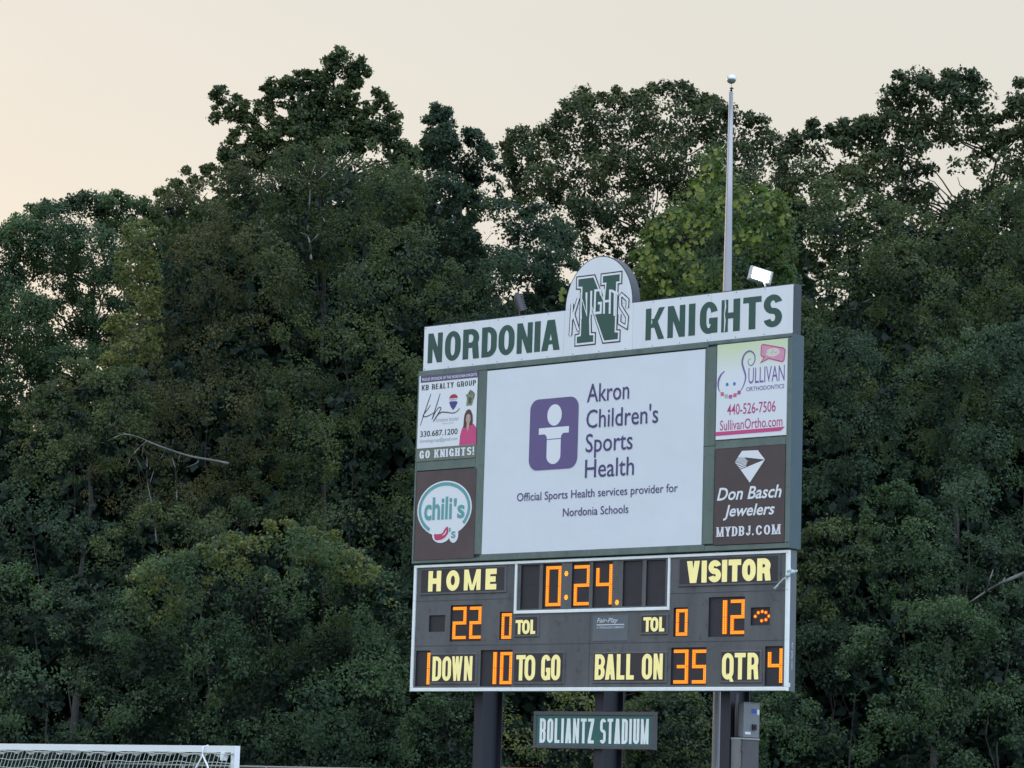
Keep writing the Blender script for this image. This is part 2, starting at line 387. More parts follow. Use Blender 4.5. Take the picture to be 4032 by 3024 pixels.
tag(b.build('lane_lines', LINEW), kind='structure')

# ------------------------------------------------------------------ posts that carry the boards
GP = 'steel columns behind the scoreboard'
for i, (x, lab) in enumerate(((-0.946, 'leftmost steel column under the scoreboard'), (1.968, 'middle steel column with the green stadium sign on it'), (4.796, 'rightmost steel column, beside the grey electrical boxes'))):
    t = thing('steel_column', (x, 0.3, 0), label=lab, cat='column', group=GP)
    h = 10.55
    b = MB(); b.box(x, x + .205, .300, .325, 0.02, h); b.build('front_flange', STEEL, t)
    b = MB(); b.box(x, x + .205, .860, .885, 0.02, h); b.build('rear_flange', STEEL, t)
    b = MB(); b.box(x + .095, x + .11, .325, .860, 0.02, h); b.build('web', STEEL, t)
    b = MB(); b.box(x - .15, x + .36, .15, 1.03, 0, .02); b.build('base_plate', STEEL, t)

# ------------------------------------------------------------------ upper frame (sponsor frame)
FX0, FX1, FY, FB = -2.352, 6.455, -0.07, 0.28
fz1, fz0 = Zp(8.135), Zp(4.408)
fr = thing('sponsor_board', (2.05, .1, fz0), label='large grey-green board holding the banner and the four sponsor signs', cat='sign board')
b = MB(); b.box(FX0 + .02, FX1 - .02, -0.03, FB, fz0 + .01, fz1 - .01); b.build('backing_panel', FRSIDE, fr)
def bar(x0, x1, z0, z1, nm='frame_bar'): b = MB(); b.bevbox(x0, x1, FY, -0.031, z0, z1, .008); b.build(nm, FRAME, fr)
bx0, bx1, bz0, bz1 = -0.57, 4.585, Zp(4.525), Zp(8.015)
bar(FX0, 2.1, Zp(8.035), fz1); bar(2.104, 4.64, Zp(8.035), fz1); bar(4.644, FX1, Zp(8.075), fz1)
bar(FX0, -.62, fz0, Zp(4.47)); bar(-.616, 2.1, fz0, Zp(4.525)); bar(2.104, 4.64, fz0, Zp(4.525)); bar(4.644, FX1, fz0, Zp(4.50))
bar(-0.80, -0.57, Zp(4.53), Zp(8.03)); bar(4.585, 4.83, Zp(4.53), Zp(6.26)); bar(4.585, 4.83, Zp(6.265), Zp(8.03))
bar(FX0, FX0 + .045, Zp(4.475), Zp(8.03)); bar(6.355, FX1, Zp(4.505), Zp(8.07))
bar(FX0 + .05, -.805, Zp(6.19), Zp(6.37)); bar(4.835, 6.35, Zp(6.20), Zp(6.35))
b = MB(); b.box(FX1 - .02, FX1 + .002, FY + .01, FB, fz0, fz1); b.build('side_panel', FRSIDE, fr)
b = MB(); b.box(FX0 - .002, FX0 + .02, FY + .01, FB, fz0, fz1); b.build('side_panel', FRSIDE, fr)

# main banner
bn = thing('main_banner', (2, -.06, bz0), label='big white banner with a purple figure logo and purple text', cat='banner')
nx, nz = 60, 40; rb = MB(); rng = np.random.default_rng(3)
def wrinkle(u, v):
    e = 0.006 * math.sin(9 * u + 3 * v) * math.sin(5 * v + 1) + .004 * math.sin(23 * (u + v * .35)) * (u ** 2)
    for (cu, cv, a, ang, f) in ((.9, .45, .006, 1.1, 60), (.98, .04, .010, .8, 50), (.03, .03, .008, 2.2, 55), (.02, .96, .006, .8, 55), (.5, .02, .005, 1.5, 45)):
        d = math.hypot((u - cu) * 1.5, v - cv); e += a * math.exp(-(d / .13) ** 2) * math.sin(f * ((u - cu) * math.cos(ang) * 1.5 + (v - cv) * math.sin(ang)))
    return e * min(1, 14 * min(u, 1 - u, v, 1 - v) + .3)
for j in range(nz + 1):
    for i in range(nx + 1):
        u, v = i / nx, j / nz; rb.v.append((bx0 + .004 + u * (bx1 - bx0 - .008), FY + .004 - .28 * wrinkle(u, v), bz0 + .004 + v * (bz1 - bz0 - .008)))
for j in range(nz):
    for i in range(nx): a = j * (nx + 1) + i; rb.f.append((a, a + 1, a + nx + 2, a + nx + 1)); rb.mi.append(0)
rb.build('banner_sheet', BANNER, bn, smooth=True)
YB = FY - .004; dx = .061
b = MB(); b.poly(rrect(.474 + dx, 1.64 + dx, Zp(6.045), Zp(7.375), .2, .2), YB); b.build('logo_tile', PURPLE, bn)
b = MB(); YW = YB - .002
b.poly(ellipse(1.07 + dx, Zp(7.057), .174, .20), YW); b.poly(rect(.702 + dx, 1.425 + dx, Zp(6.708), Zp(6.828)), YW)
b.poly([(.90 + dx, Zp(6.616)), (1.24 + dx, Zp(6.616)), (1.245 + dx, Zp(6.66)), (1.29 + dx, Zp(6.712)), (.85 + dx, Zp(6.712)), (.895 + dx, Zp(6.66))], YW - .0006)
b.poly([(.903 + dx, Zp(6.6)), (.903 + dx, Zp(6.30))] + ellipse(1.07 + dx, Zp(6.30), .168, .157, 18, 180, 360) + [(1.238 + dx, Zp(6.6))], YW)
b.build('logo_figure', PWHITE, bn)
for s, x1_, z_ in (('Akron', 2.817, 7.24), ("Children's", 3.494, 6.76), ('Sports', 2.925, 6.315), ('Health', 2.971, 5.845)):
    text(s, 1.832 + dx, x1_ + dx, Zp(z_), Zp(z_ + .335), YB, NAVY, bn, bold=.004)
text('Official Sports Health services provider for', .212 + dx, 3.973 + dx, Zp(5.49), Zp(5.64), YB, NAVY, bn, bold=.004)
text('Nordonia Schools', 1.335 + dx, 2.866 + dx, Zp(5.16), Zp(5.31), YB, NAVY, bn, bold=.004)

# sponsor sign, upper left
YS = FY - .012
def sgn(name, x0, x1, z0, z1, m_, label):
    t = thing(name, ((x0 + x1) / 2, YS, z0), label=label, cat='sign', group='sponsor signs in the frame')
    b = MB(); b.bevbox(x0, x1, YS, -0.032, z0, z1, .003); b.build('sign_panel', m_, t); return t
dl = .068
OLIVE = mat('print_olive', (0.17, 0.185, 0.14), 0.5, var=.1)
s1 = sgn('sponsor_sign', -2.370 + dl, -.862 + dl, Zp(6.37), Zp(8.05), OLIVE, 'realty sponsor sign, upper left, with a woman in a pink top')
b = MB(); b.poly(rect(-2.368 + dl, -.86 + dl, Zp(6.625), Zp(8.04)), YS - .003); b.build('white_field', PWHITE, s1)
b = MB(); b.poly(rect(-2.33 + dl, -.855 + dl, Zp(7.905), Zp(8.045)), YS - .006); b.build('header_strip', mat('print_plum', (.11, .09, .17), .5), s1)
text('PROUD SPONSOR OF THE NORDONIA KNIGHTS', -2.29 + dl, -.88 + dl, Zp(7.935), Zp(7.99), YS - .009, PWHITE, s1, bold=.01)
def serifed(s, x0, x1, z0, z1, t, y, mt, par, gap=.16, slab=.13, space=.5):
    d = .0006
    for c, (a, e) in zip(s.replace(' ', ''), even(s, x0, x1, gap=gap, space=space)):
        b = MB(); k = 0; pad = (e - a) * slab * .5; a2, e2 = a + pad, e - pad
        for lay in glyph(c, a2, e2, z0, z1, t, t * .55):
            for q in lay: b.poly(q, y - d * k)
            k += 1
            if len(lay) == 1:
                q = lay[0]; lo = [p for p in q if abs(p[1] - z0) < 1e-5]; hi = [p for p in q if abs(p[1] - z1) < 1e-5]
                for e_, zz, s_ in ((lo, z0, 1), (hi, z1, -1)):
                    if len(e_) == 2 and abs(e_[0][0] - e_[1][0]) < t * 1.5:
                        m_ = (e_[0][0] + e_[1][0]) / 2; hw = abs(e_[0][0] - e_[1][0]) / 2 + pad * 1.3
                        b.poly(rect(m_ - hw, m_ + hw, min(zz, zz + s_ * t * .3), max(zz, zz + s_ * t * .3)), y - d * k); k += 1
        b.build('letter', mt, par)
serifed('KB REALTY GROUP', -2.298 + dl, -.893 + dl, Zp(7.755), Zp(7.858), .024, YS - .006, BLACKV, s1)
b = MB()
pen = [[(-2.302, 7.069), (-2.218, 7.279), (-2.13, 7.48), (-2.049, 7.675)], [(-2.047, 7.454), (-2.14, 7.36), (-2.235, 7.262), (-2.19, 7.235), (-2.09, 7.25), (-1.953, 7.30)],
       [(-1.808, 7.664), (-1.90, 7.42), (-2.002, 7.166)], [(-1.985, 7.19), (-1.908, 7.32), (-1.82, 7.396), (-1.778, 7.37), (-1.83, 7.288), (-1.954, 7.134), (-1.87, 7.235), (-1.767, 7.293), (-1.62, 7.285), (-1.488, 7.262), (-1.38, 7.275), (-1.293, 7.339)]]
for k, p in enumerate(pen):
    q = smooth_line([(x + dl, Zp(z)) for x, z in p]); stroke(b, q, [.013 + .008 * math.sin(PI * i / len(q)) for i in range(len(q))], YS - .006 - .0006 * k)
b.build('signature', BLACKV, s1)
b = MB(); cxb = -1.459 + dl
b.poly(ellipse(cxb, Zp(7.52), .118, .105, 20, 15, 165), YS - .006); b.build('balloon_top', mat('print_red', (.45, .03, .06), .5), s1)
b = MB(); b.poly([(cxb - .112, Zp(7.475)), (cxb - .06, Zp(7.49)), (cxb + .06, Zp(7.487)), (cxb + .112, Zp(7.465)), (cxb + .06, Zp(7.38)), (cxb + .012, Zp(7.325)), (cxb - .012, Zp(7.325)), (cxb - .07, Zp(7.39))][::-1], YS - .006)
b.build('balloon_base', mat('print_blue', (.07, .06, .24), .5), s1)
text('RE/MAX', cxb - .1, cxb + .1, Zp(7.505), Zp(7.535), YS - .009, GREYP, s1, bold=.01)
b = MB(); kx = -1.04 + dl
KN = [(-.09, -.17), (.055, -.17), (.10, -.04), (.095, .05), (.05, .09), (-.03, .095), (-.055, .06), (-.11, .045), (-.075, -.02)]
b.poly([(kx + x, Zp(7.545) + z) for x, z in KN], YS - .006); b.build('crest', mat('print_crest', (.23, .25, .16), .5, var=.4, vscale=14), s1)
b = MB(); stroke(b, smooth_line([(kx - .02, Zp(7.6)), (kx + .0, Zp(7.66)), (kx + .07, Zp(7.63)), (kx + .11, Zp(7.58)), (kx + .09, Zp(7.5))]), .022, YS - .0085)
b.poly([(kx - .04, Zp(7.42)), (kx + .03, Zp(7.42)), (kx + .05, Zp(7.52)), (kx - .02, Zp(7.54))], YS - .009); b.build('crest_detail', mat('print_dark_green', (.06, .09, .06), .5), s1)
text('kristine bissler', -1.883 + dl, -1.30 + dl, Zp(7.113), Zp(7.19), YS - .006, GREYP, s1)
text('REALTOR', -1.726 + dl, -1.433 + dl, Zp(7.06), Zp(7.082), YS - .006, GREYP, s1)
text('330.687.1200', -2.293 + dl, -1.326 + dl, Zp(6.847), Zp(6.957), YS - .006, BLACKV, s1, bold=.012)
text('kbrealtygroup@gmail.com', -2.293 + dl, -1.328 + dl, Zp(6.735), Zp(6.80), YS - .006, GREYP, s1, bold=.004)
pp = lambda L_: [(x + dl, Zp(z)) for x, z in L_]
b = MB(); b.poly(pp([(-1.275, 6.63), (-.843, 6.63), (-.852, 6.80), (-.862, 6.95), (-.93, 7.02), (-1.0, 7.05), (-1.12, 7.05), (-1.19, 6.99), (-1.235, 6.90), (-1.263, 6.80)]), YS - .006); b.build('printed_top', PINK, s1)
b = MB(); b.poly(pp([(-1.18, 6.95), (-1.10, 6.97), (-1.0, 7.0), (-.96, 7.0), (-.945, 7.08), (-.957, 7.19), (-1.0, 7.28), (-1.06, 7.31), (-1.12, 7.28), (-1.164, 7.2), (-1.178, 7.08)]), YS - .0085); b.build('printed_hair', mat('print_brown', (.09, .05, .045), .5, var=.2, vscale=8), s1)
b = MB(); b.poly(pp([(-1.10, 6.97), (-1.06, 6.86), (-1.03, 6.98), (-1.03, 7.03), (-1.0, 7.1), (-1.01, 7.19), (-1.06, 7.22), (-1.11, 7.19), (-1.12, 7.1), (-1.09, 7.03)]), YS - .011); b.build('printed_face', mat('print_skin', (.55, .36, .30), .5), s1)
b = MB()
for ex in (-1.085, -1.035): b.poly(ellipse(ex + dl, Zp(7.13), .008, .006, 8), YS - .013)
b.poly(ellipse(-1.06 + dl, Zp(7.065), .018, .005, 10), YS - .013); b.build('printed_features', BLACKV, s1)
serifed('GO KNIGHTS!', -2.302 + dl, -.888 + dl, Zp(6.424), Zp(6.58), .048, YS - .006, PWHITE, s1, gap=.12)

# sponsor sign, lower left
s2 = sgn('sponsor_sign', -2.345 + dl, -.822 + dl, Zp(4.465), Zp(6.17), BROWN, 'brown sponsor sign, lower left, with a round teal badge and a red pepper')
cxx, czz = -1.60 + dl, Zp(5.43)
b = MB(); b.poly(ellipse(cxx, czz, .70, .535), YS - .004)
b.poly(ellipse(-1.66 + dl, Zp(4.93), .23, .15), YS - .0046); b.poly(ellipse(-1.34 + dl, Zp(4.93), .12, .16), YS - .0052); b.build('badge', PWHITE, s2)
b = MB(); stroke(b, ellipse(cxx, czz, .63, .475, 60, -38, 235), .065, YS - .008); b.build('badge_ring', TEAL, s2)
text('chili', -2.115 + dl, -1.40 + dl, Zp(5.225), Zp(5.66), YS - .008, TEAL, s2, bold=.028)
text("'s", -1.36 + dl, -1.075 + dl, Zp(5.23), Zp(5.60), YS - .008, TEAL, s2, bold=.028)
text("'s", -1.46 + dl, -1.285 + dl, Zp(4.86), Zp(5.05), YS - .0095, TEAL, s2, bold=.02)
b = MB(); b.poly([(x + dl, Zp(z)) for x, z in smooth_line([(-1.844, 4.932), (-1.80, 4.845), (-1.68, 4.838), (-1.56, 4.88), (-1.477, 4.97), (-1.485, 5.06), (-1.51, 5.085), (-1.57, 5.04), (-1.63, 4.965), (-1.74, 4.95), (-1.83, 4.955)])], YS - .009); b.build('printed_pepper', mat('print_pepper', (.55, .05, .14), .4), s2)
b = MB(); stroke(b, smooth_line([(-1.62 + dl, Zp(4.92)), (-1.56 + dl, Zp(4.955)), (-1.52 + dl, Zp(5.02))]), [.006] * 2 + [.02] * 9 + [.006] * 2, YS - .0105); b.build('pepper_highlight', PWHITE, s2)

# sponsor sign, upper right
s3 = sgn('sponsor_sign', 4.795 + dl * .85, 6.307 + dl * .85, Zp(6.36), Zp(8.056), PWHITE, 'white orthodontist sponsor sign, upper right, with a pink speech bubble')
dr = .058
GR = bpy.data.materials.new('print_gradient'); GR.use_nodes = True; nt = GR.node_tree; bs = nt.nodes['Principled BSDF']; bs.inputs['Roughness'].default_value = .45
g = nt.nodes.new('ShaderNodeTexCoord'); sx = nt.nodes.new('ShaderNodeSeparateXYZ'); nt.links.new(g.outputs['Object'], sx.inputs[0])
mrn = nt.nodes.new('ShaderNodeMapRange'); nt.links.new(sx.outputs['Z'], mrn.inputs['Value']); mrn.inputs['From Min'].default_value = 1.15; mrn.inputs['From Max'].default_value = 1.70
mxn = nt.nodes.new('ShaderNodeMix'); mxn.data_type = 'RGBA'; nt.links.new(mrn.outputs[0], mxn.inputs['Factor']); mxn.inputs[6].default_value = (.79, .81, .82, 1); mxn.inputs[7].default_value = (.66, .74, .42, 1)
nt.links.new(mxn.outputs[2], bs.inputs['Base Color'])
b = MB(); b.poly(rect(4.80 + dr, 6.305 + dr, Zp(6.365), Zp(8.052)), YS - .003); b.build('printed_field', GR, s3)
q3 = lambda L_: [(x + dr, Zp(z)) for x, z in L_]
b = MB()
S1 = smooth_line(q3([(5.53, 7.755), (5.475, 7.725), (5.486, 7.662), (5.545, 7.634), (5.609, 7.688), (5.621, 7.783), (5.585, 7.85), (5.52, 7.888), (5.452, 7.88), (5.38, 7.82), (5.347, 7.70), (5.386, 7.574), (5.425, 7.464), (5.413, 7.357), (5.364, 7.253), (5.308, 7.185)]))
stroke(b, S1, [.008 + .028 * min(1, i / 60) * min(1, (len(S1) - i) / 22) for i in range(len(S1))], YS - .006)
S2 = smooth_line(q3([(4.969, 7.576), (4.895, 7.52), (4.843, 7.43), (4.833, 7.34), (4.851, 7.254), (4.905, 7.178)]))
stroke(b, S2, [.006 + .034 * math.sin(PI * min(1, (i + 3) / len(S2))) for i in range(len(S2))], YS - .006)
b.build('printed_swash', mat('print_violet', (.20, .13, .33), .5), s3); VIO = MATS['print_violet']
for (x, z), c in zip([(4.927, 7.171), (5.013, 7.128), (5.108, 7.113), (5.204, 7.133), (5.293, 7.174)], [(.6, .16, .22), (.42, .55, .42), (.55, .10, .32), (.55, .62, .40), (.38, .10, .32)]):
    b = MB(); b.poly(rect(x - .033 + dr, x + .033 + dr, Zp(z - .033), Zp(z + .033)), YS - .0075); b.build('printed_bead', mat('bead_%d' % int(c[0] * 100 + c[1] * 10), c, .5), s3)
b = MB(); stroke(b, q3([(4.927, 7.171), (5.013, 7.128), (5.108, 7.113), (5.204, 7.133), (5.293, 7.174)]), .01, YS - .006); b.build('printed_thread', PINK, s3)
b = MB()
for x in (5.03, 5.187): b.poly(ellipse(x + dr, Zp(7.335), .03, .032, 14), YS - .006)
b.build('printed_eyes', mat('print_eye_blue', (.05, .20, .55), .5), s3)
text('ULLIVAN', 5.487 + dr, 6.26 + dr, Zp(7.315), Zp(7.59), YS - .006, VIO, s3, bold=.0)
text('ORTHODONTICS', 5.446 + dr, 6.257 + dr, Zp(7.182), Zp(7.256), YS - .006, VIO, s3, bold=.012)
CERISE = mat('print_cerise', (.50, .07, .20), .5)
text('440-526-7506', 5.04 + dr, 6.082 + dr, Zp(6.787), Zp(6.975), YS - .006, CERISE, s3, bold=.006)
text('SullivanOrtho.com', 4.89 + dr, 6.23 + dr, Zp(6.524), Zp(6.70), YS - .006, CERISE, s3, bold=.004)
b = MB(); b.poly(q3([(4.80, 6.435), (6.19, 6.44), (6.29, 6.508), (4.80, 6.502)]), YS - .0075); b.build('printed_stripe', PINK, s3)
BUB = q3([(5.78, 7.988), (6.225, 7.888), (6.262, 7.85), (6.243, 7.675), (6.205, 7.648), (5.918, 7.729), (5.747, 7.666), (5.824, 7.761), (5.762, 7.78), (5.748, 7.81), (5.757, 7.965)])
b = MB(); b.poly(BUB, YS - .006); b.build('speech_bubble', mat('print_rose', (.72, .32, .44), .5, var=.12, vscale=5), s3)
b = MB(); stroke(b, BUB, .018, YS - .0075, closed=True); b.build('bubble_outline', CERISE, s3)
b = MB(); b.poly([(x, z) for x, z in ellipse(6.0 + dr, Zp(7.83), .15, .075)], YS - .0075); b.build('bubble_centre', mat('print_cream', (.74, .66, .55), .5), s3)
b = MB()
for p in ([(5.82, 7.845), (5.90, 7.84)], [(5.96, 7.81), (6.0, 7.84), (6.01, 7.88)], [(6.04, 7.82), (6.09, 7.83)]): stroke(b, q3(p), .014, YS - .009)
b.build('bubble_marks', GREYP, s3)

# sponsor sign, lower right
s4 = sgn('sponsor_sign', 4.795 + dr, 6.294 + dr, Zp(4.505), Zp(6.195), mat('sign_dark_brown', (.078, .055, .053), .5, var=.1, vscale=2.5), 'dark brown jeweller sponsor sign, lower right, with a white diamond')
b = MB()
b.poly(q3([(5.383, 6.137), (5.718, 6.130), (5.874, 5.957), (5.30, 6.04)][::-1]), YS - .006)
b.poly(q3([(5.874, 5.957), (5.355, 5.81), (5.559, 5.571)][::-1]), YS - .006)
A = [(5.30, 6.04), (5.23, 5.944), (5.355, 5.81)]
def edge(t): return (A[0][0] + (A[1][0] - A[0][0]) * t * 2, A[0][1] + (A[1][1] - A[0][1]) * t * 2) if t < .5 else (A[1][0] + (A[2][0] - A[1][0]) * (t * 2 - 1), A[1][1] + (A[2][1] - A[1][1]) * (t * 2 - 1))
tip = (5.80, 5.955)
for i in range(9):
    a, c = edge(i / 9), edge((i + .62) / 9); k = .5 - .05 * abs(i - 4)
    b.poly(q3([a, c, (c[0] + (tip[0] - c[0]) * k, c[1] + (tip[1] - c[1]) * k), (a[0] + (tip[0] - a[0]) * k, a[1] + (tip[1] - a[1]) * k)]), YS - .006)
b.build('printed_diamond', PWHITE, s4)
text('Don Basch', 4.857 + dr, 6.238 + dr, Zp(5.285), Zp(5.508), YS - .006, PWHITE, s4, bold=.018, shear=.25)
text('Jewelers', 5.0 + dr, 6.10 + dr, Zp(4.995), Zp(5.20), YS - .006, PWHITE, s4, bold=.018, shear=.25)
serifed('MYDBJ', 4.855 + dr, 5.60 + dr, Zp(4.65), Zp(4.818), .040, YS - .006, PWHITE, s4, gap=.12)
serifed('COM', 5.70 + dr, 6.236 + dr, Zp(4.65), Zp(4.818), .042, YS - .006, PWHITE, s4, gap=.12)
b = MB(); b.poly(ellipse(5.648 + dr, Zp(4.666), .018, .018, 8), YS - .008); b.build('lettering_dot', PWHITE, s4)

# ------------------------------------------------------------------ header sign
hd = thing('header_sign', (2.05, .1, Zp(8.13)), label='long white header sign with green letters and a rounded crest in its middle', cat='sign')
hx0, hx1, hz0, hz1 = -2.303, 6.432, Zp(8.137), Zp(9.03)
dome = ellipse(2.055, hz1, .8025, .936, 30, 0, 180)
OUT = [(hx0, hz0), (hx1, hz0), (hx1, hz1)] + dome + [(hx0, hz1)]
b = MB(); b.prism(OUT, .0, .215, 0); b.build('sign_body', HEADSIDE, hd)
b = MB(); b.poly(inset(OUT, .017), -.003); b.build('sign_face', WHITE, hd)
SEAM = mat('seam_grey', (.30, .33, .36), .6)
b = MB(); b.poly(rect(1.27, 2.84, hz1 - .003, hz1 + .001), -.0035); b.build('panel_joint', SEAM, hd)
b = MB()
for x in (-.62, 1.24, 2.87, 4.64): b.box(x, x + .005, -.0045, -.0032, hz0 + .02, Zp(9.01))
b.build('panel_joint', mat('joint_pale', (.50, .52, .54), .6), hd)
b = MB()
for x in [-2.25 + .62 * i for i in range(15)]:
    for z in (hz0 + .045, hz1 - .045):
        if 1.0 < x < 3.0 and z > hz0 + .3: continue
        b.box(x - .009, x + .009, -.0075, -.003, z - .009, z + .009)
b.build('screws', mat('screw_grey', (.25, .26, .28), .5, metal=.5), hd)
z0h, z1h = Zp(8.291), Zp(8.872)
word('NORDONIA', [(-2.18, -1.80), (-1.735, -1.328), (-1.272, -.86), (-.79, -.41), (-.368, .035), (.092, .478), (.525, .69), (.70, 1.15)], z0h, z1h, .147, -.006, HGREEN, hd, th=.105)
word('KNIGHTS', [(3.167, 3.60), (3.668, 4.065), (4.144, 4.30), (4.394, 4.789), (4.87, 5.278), (5.344, 5.74), (5.788, 6.185)], z0h, z1h, .147, -.006, HGREEN, hd, th=.105)
b = MB(); zz = [(4.945, 8.30), (4.955, 8.5), (4.94, 8.62), (4.962, 8.75), (4.952, 8.868)]; stroke(b, [(x, Zp(z)) for x, z in zz], [.02, .028, .018, .03, .02], -.0105); b.build('peeled_strip', PWHITE, hd)
NO = [(1.502, 8.312), (2.012, 8.312), (2.012, 8.548), (1.915, 8.556), (1.90, 8.80), (1.90, 8.97), (2.172, 8.312), (2.592, 8.312), (2.592, 8.548), (2.512, 8.556), (2.518, 9.387), (2.60, 9.387), (2.60, 9.637), (2.085, 9.637), (2.085, 9.393), (2.172, 9.393), (2.168, 9.19), (1.955, 9.637), (1.502, 9.637), (1.502, 9.388), (1.603, 9.375), (1.596, 8.556), (1.502, 8.548)]
NO = [(x, Zp(z)) for x, z in NO]
for off, mt_, nm, yy in ((0, BLACKV, 'crest_outline', -.0065), (.024, PWHITE, 'crest_border', -.0085), (.060, HGREEN, 'crest_letter', -.0105)):
    b = MB(); b.poly(inset(NO, off), yy); b.build(nm, mt_, hd)
KNI = [[[(1.405, 8.53), (1.43, 9.13)], [(1.43, 8.83), (1.575, 9.22)], [(1.465, 8.92), (1.60, 8.61)]], [[(1.65, 8.82), (1.635, 9.27), (1.785, 8.89), (1.765, 9.31)]], [[(1.885, 8.88), (1.88, 9.33)]],
       [[(2.115, 9.22), (2.09, 9.325), (1.975, 9.325), (1.97, 8.90), (2.115, 8.90), (2.12, 9.08), (2.045, 9.08)]], [[(2.195, 8.87), (2.185, 9.33)], [(2.33, 8.86), (2.325, 9.31)], [(2.205, 9.10), (2.315, 9.10)]],
       [[(2.445, 8.81), (2.437, 9.24)], [(2.35, 9.29), (2.52, 9.21)]], [[(2.735, 8.93), (2.74, 9.08), (2.60, 9.19), (2.565, 9.15), (2.575, 8.98), (2.74, 8.76), (2.725, 8.58), (2.56, 8.67), (2.565, 8.83)]]]
b = MB()
for gi, gl in ((0, KNI[0]), (6, KNI[6])):
    for k, p in enumerate(gl): stroke(b, [(x, Zp(z)) for x, z in p], .082, -.0125 - .0005 * k)
b.build('script_outline', BLACKV, hd)
for gl in KNI:
    b = MB()
    for k, p in enumerate(gl): stroke(b, [(x, Zp(z)) for x, z in p], .046, -.0150 - .0006 * k)
    b.build('script_letter', PWHITE, hd)

# ------------------------------------------------------------------ scoreboard
sb = thing('scoreboard', (2.05, .1, Zp(1.973)), label='grey electronic scoreboard with orange digits and yellow captions, below the banner', cat='scoreboard')
sx0, sx1, sz0, sz1 = -2.318, 6.424, Zp(1.973), Zp(4.380)
b = MB(); b.box(sx0, sx1, .034, .215, sz0, sz1); b.build('cabinet', CABSIDE, sb)
cells = [  # digit windows: x0,x1,z0,z1
 (.37, .818, 3.487, 4.30), (.90, 1.343, 3.482, 4.309), (1.593, 2.005, 3.485, 4.312), (2.09, 2.543, 3.48, 4.31), (2.785, 3.228, 3.486, 4.303), (3.315, 3.75, 3.482, 4.30),
 (-1.358, -.575, 2.91, 3.594), (-.12, .172, 2.926, 3.446), (-1.90, -1.49, 3.099, 3.415), (-2.207, -1.836, 2.073, 2.749), (-.562, .215, 2.07, 2.74),
 (3.948, 4.262, 2.926, 3.44), (4.72, 5.495, 2.91, 3.604), (5.628, 6.031, 3.096, 3.407), (3.915, 4.685, 2.075, 2.735), (5.945, 6.312, 2.057, 2.736)]
# face sheet cut into panels round the digit windows
xs_ = sorted({sx0 + .064, sx1 - .064} | {c[0] for c in cells} | {c[1] for c in cells})
zs_ = sorted({1.973 + .066, 4.38 - .052} | {c[2] for c in cells} | {c[3] for c in cells})
vid = {}; b = MB()
def vv(i, j):
    if (i, j) not in vid: vid[(i, j)] = len(b.v); b.v.append((xs_[i], 0.0, Zp(zs_[j])))
    return vid[(i, j)]
for i in range(len(xs_) - 1):
    for j in range(len(zs_) - 1):
        mx_, mz_ = (xs_[i] + xs_[i + 1]) / 2, (zs_[j] + zs_[j + 1]) / 2
        if any(c[0] < mx_ < c[1] and c[2] < mz_ < c[3] for c in cells): continue
        b.f.append((vv(i, j), vv(i + 1, j), vv(i + 1, j + 1), vv(i, j + 1))); b.mi.append(0)
b.build('face_sheet', CABINET, sb)
b = MB()
for z in (3.69, 2.835):
    for (a, e) in ((sx0 + .065, .235), (.235, 2.05), (2.05, 3.86), (3.86, sx1 - .065)):
        for (p, q) in [(a, e)]:
            segs = [(p, q)]
            for c in cells:
                if c[2] - .01 < z < c[3] + .01:
                    ns = []
                    for (u, w) in segs:
                        if c[1] < u or c[0] > w: ns.append((u, w))
                        else:
                            if c[0] > u: ns.append((u, c[0]))
                            if c[1] < w: ns.append((c[1], w))
                    segs = ns
            for (u, w) in segs:
                if z > 3.4 and w > .25 and u < 3.85: continue
                b.box(u, w, -.0035, -.0005, Zp(z - .006), Zp(z + .006))
b.box(2.046, 2.056, -.0035, -.0005, Zp(2.05), Zp(3.395)); b.build('panel_joint', mat('joint_dark', (.06, .068, .072), .6), sb)
tr = lambda x0, x1, z0, z1, y=-.03: (lambda b: (b.bevbox(x0, x1, y, .0335, Zp(z0), Zp(z1), .006), b.build('white_trim', TRIM, sb)))(MB())
for a, e in ((sx0, .23), (.232, 2.05), (2.052, 3.86), (3.862, sx1)): tr(a, e, 4.326, 4.378); tr(a, e, 1.975, 2.041)
for z0_, z1_ in ((2.043, 2.835), (2.837, 3.69), (3.692, 4.324)): tr(sx0, sx0 + .064, z0_, z1_); tr(sx1 - .060, sx1, z0_, z1_)
tr(.232, .285, 3.40, 4.324, -.026); tr(3.812, 3.86, 3.40, 4.324, -.026); tr(.287, 2.05, 3.40, 3.458, -.026); tr(2.052, 3.81, 3.40, 3.458, -.026)
SEG = {'0': 'abcdef', '1': 'bc', '2': 'abged', '3': 'abgcd', '4': 'fgbc', '5': 'afgcd'}
def seg_mesh(parent, x0, x1, z0, z1, horiz):
    b = MB(); y = -.004 + .022
    b.box(x0, x1, y, .0335, z0, z1, 0)
    n = 3
    if horiz:
        L_ = x1 - x0; k = max(3, int(L_ / .036))
        for r in range(n):
            zc = z0 + (z1 - z0) * (r + .5) / n
            for i in range(k):
                a = x0 + L_ * (i + .10) / k; e = x0 + L_ * (i + .90) / k; b.box(a, e, y - .002, y, zc - (z1 - z0) * .085, zc + (z1 - z0) * .085, 1)
    else:
        L_ = z1 - z0; k = max(3, int(L_ / .036))
        for r in range(2):
            xc = x0 + (x1 - x0) * (r + .5) / 2
            for i in range(k):
                a = z0 + L_ * (i + .12) / k; e = z0 + L_ * (i + .88) / k; b.box(xc - (x1 - x0) * .13, xc + (x1 - x0) * .13, y - .002, y, a, e, 1)
    b.build('led_segment', [LED, LEDH], parent)
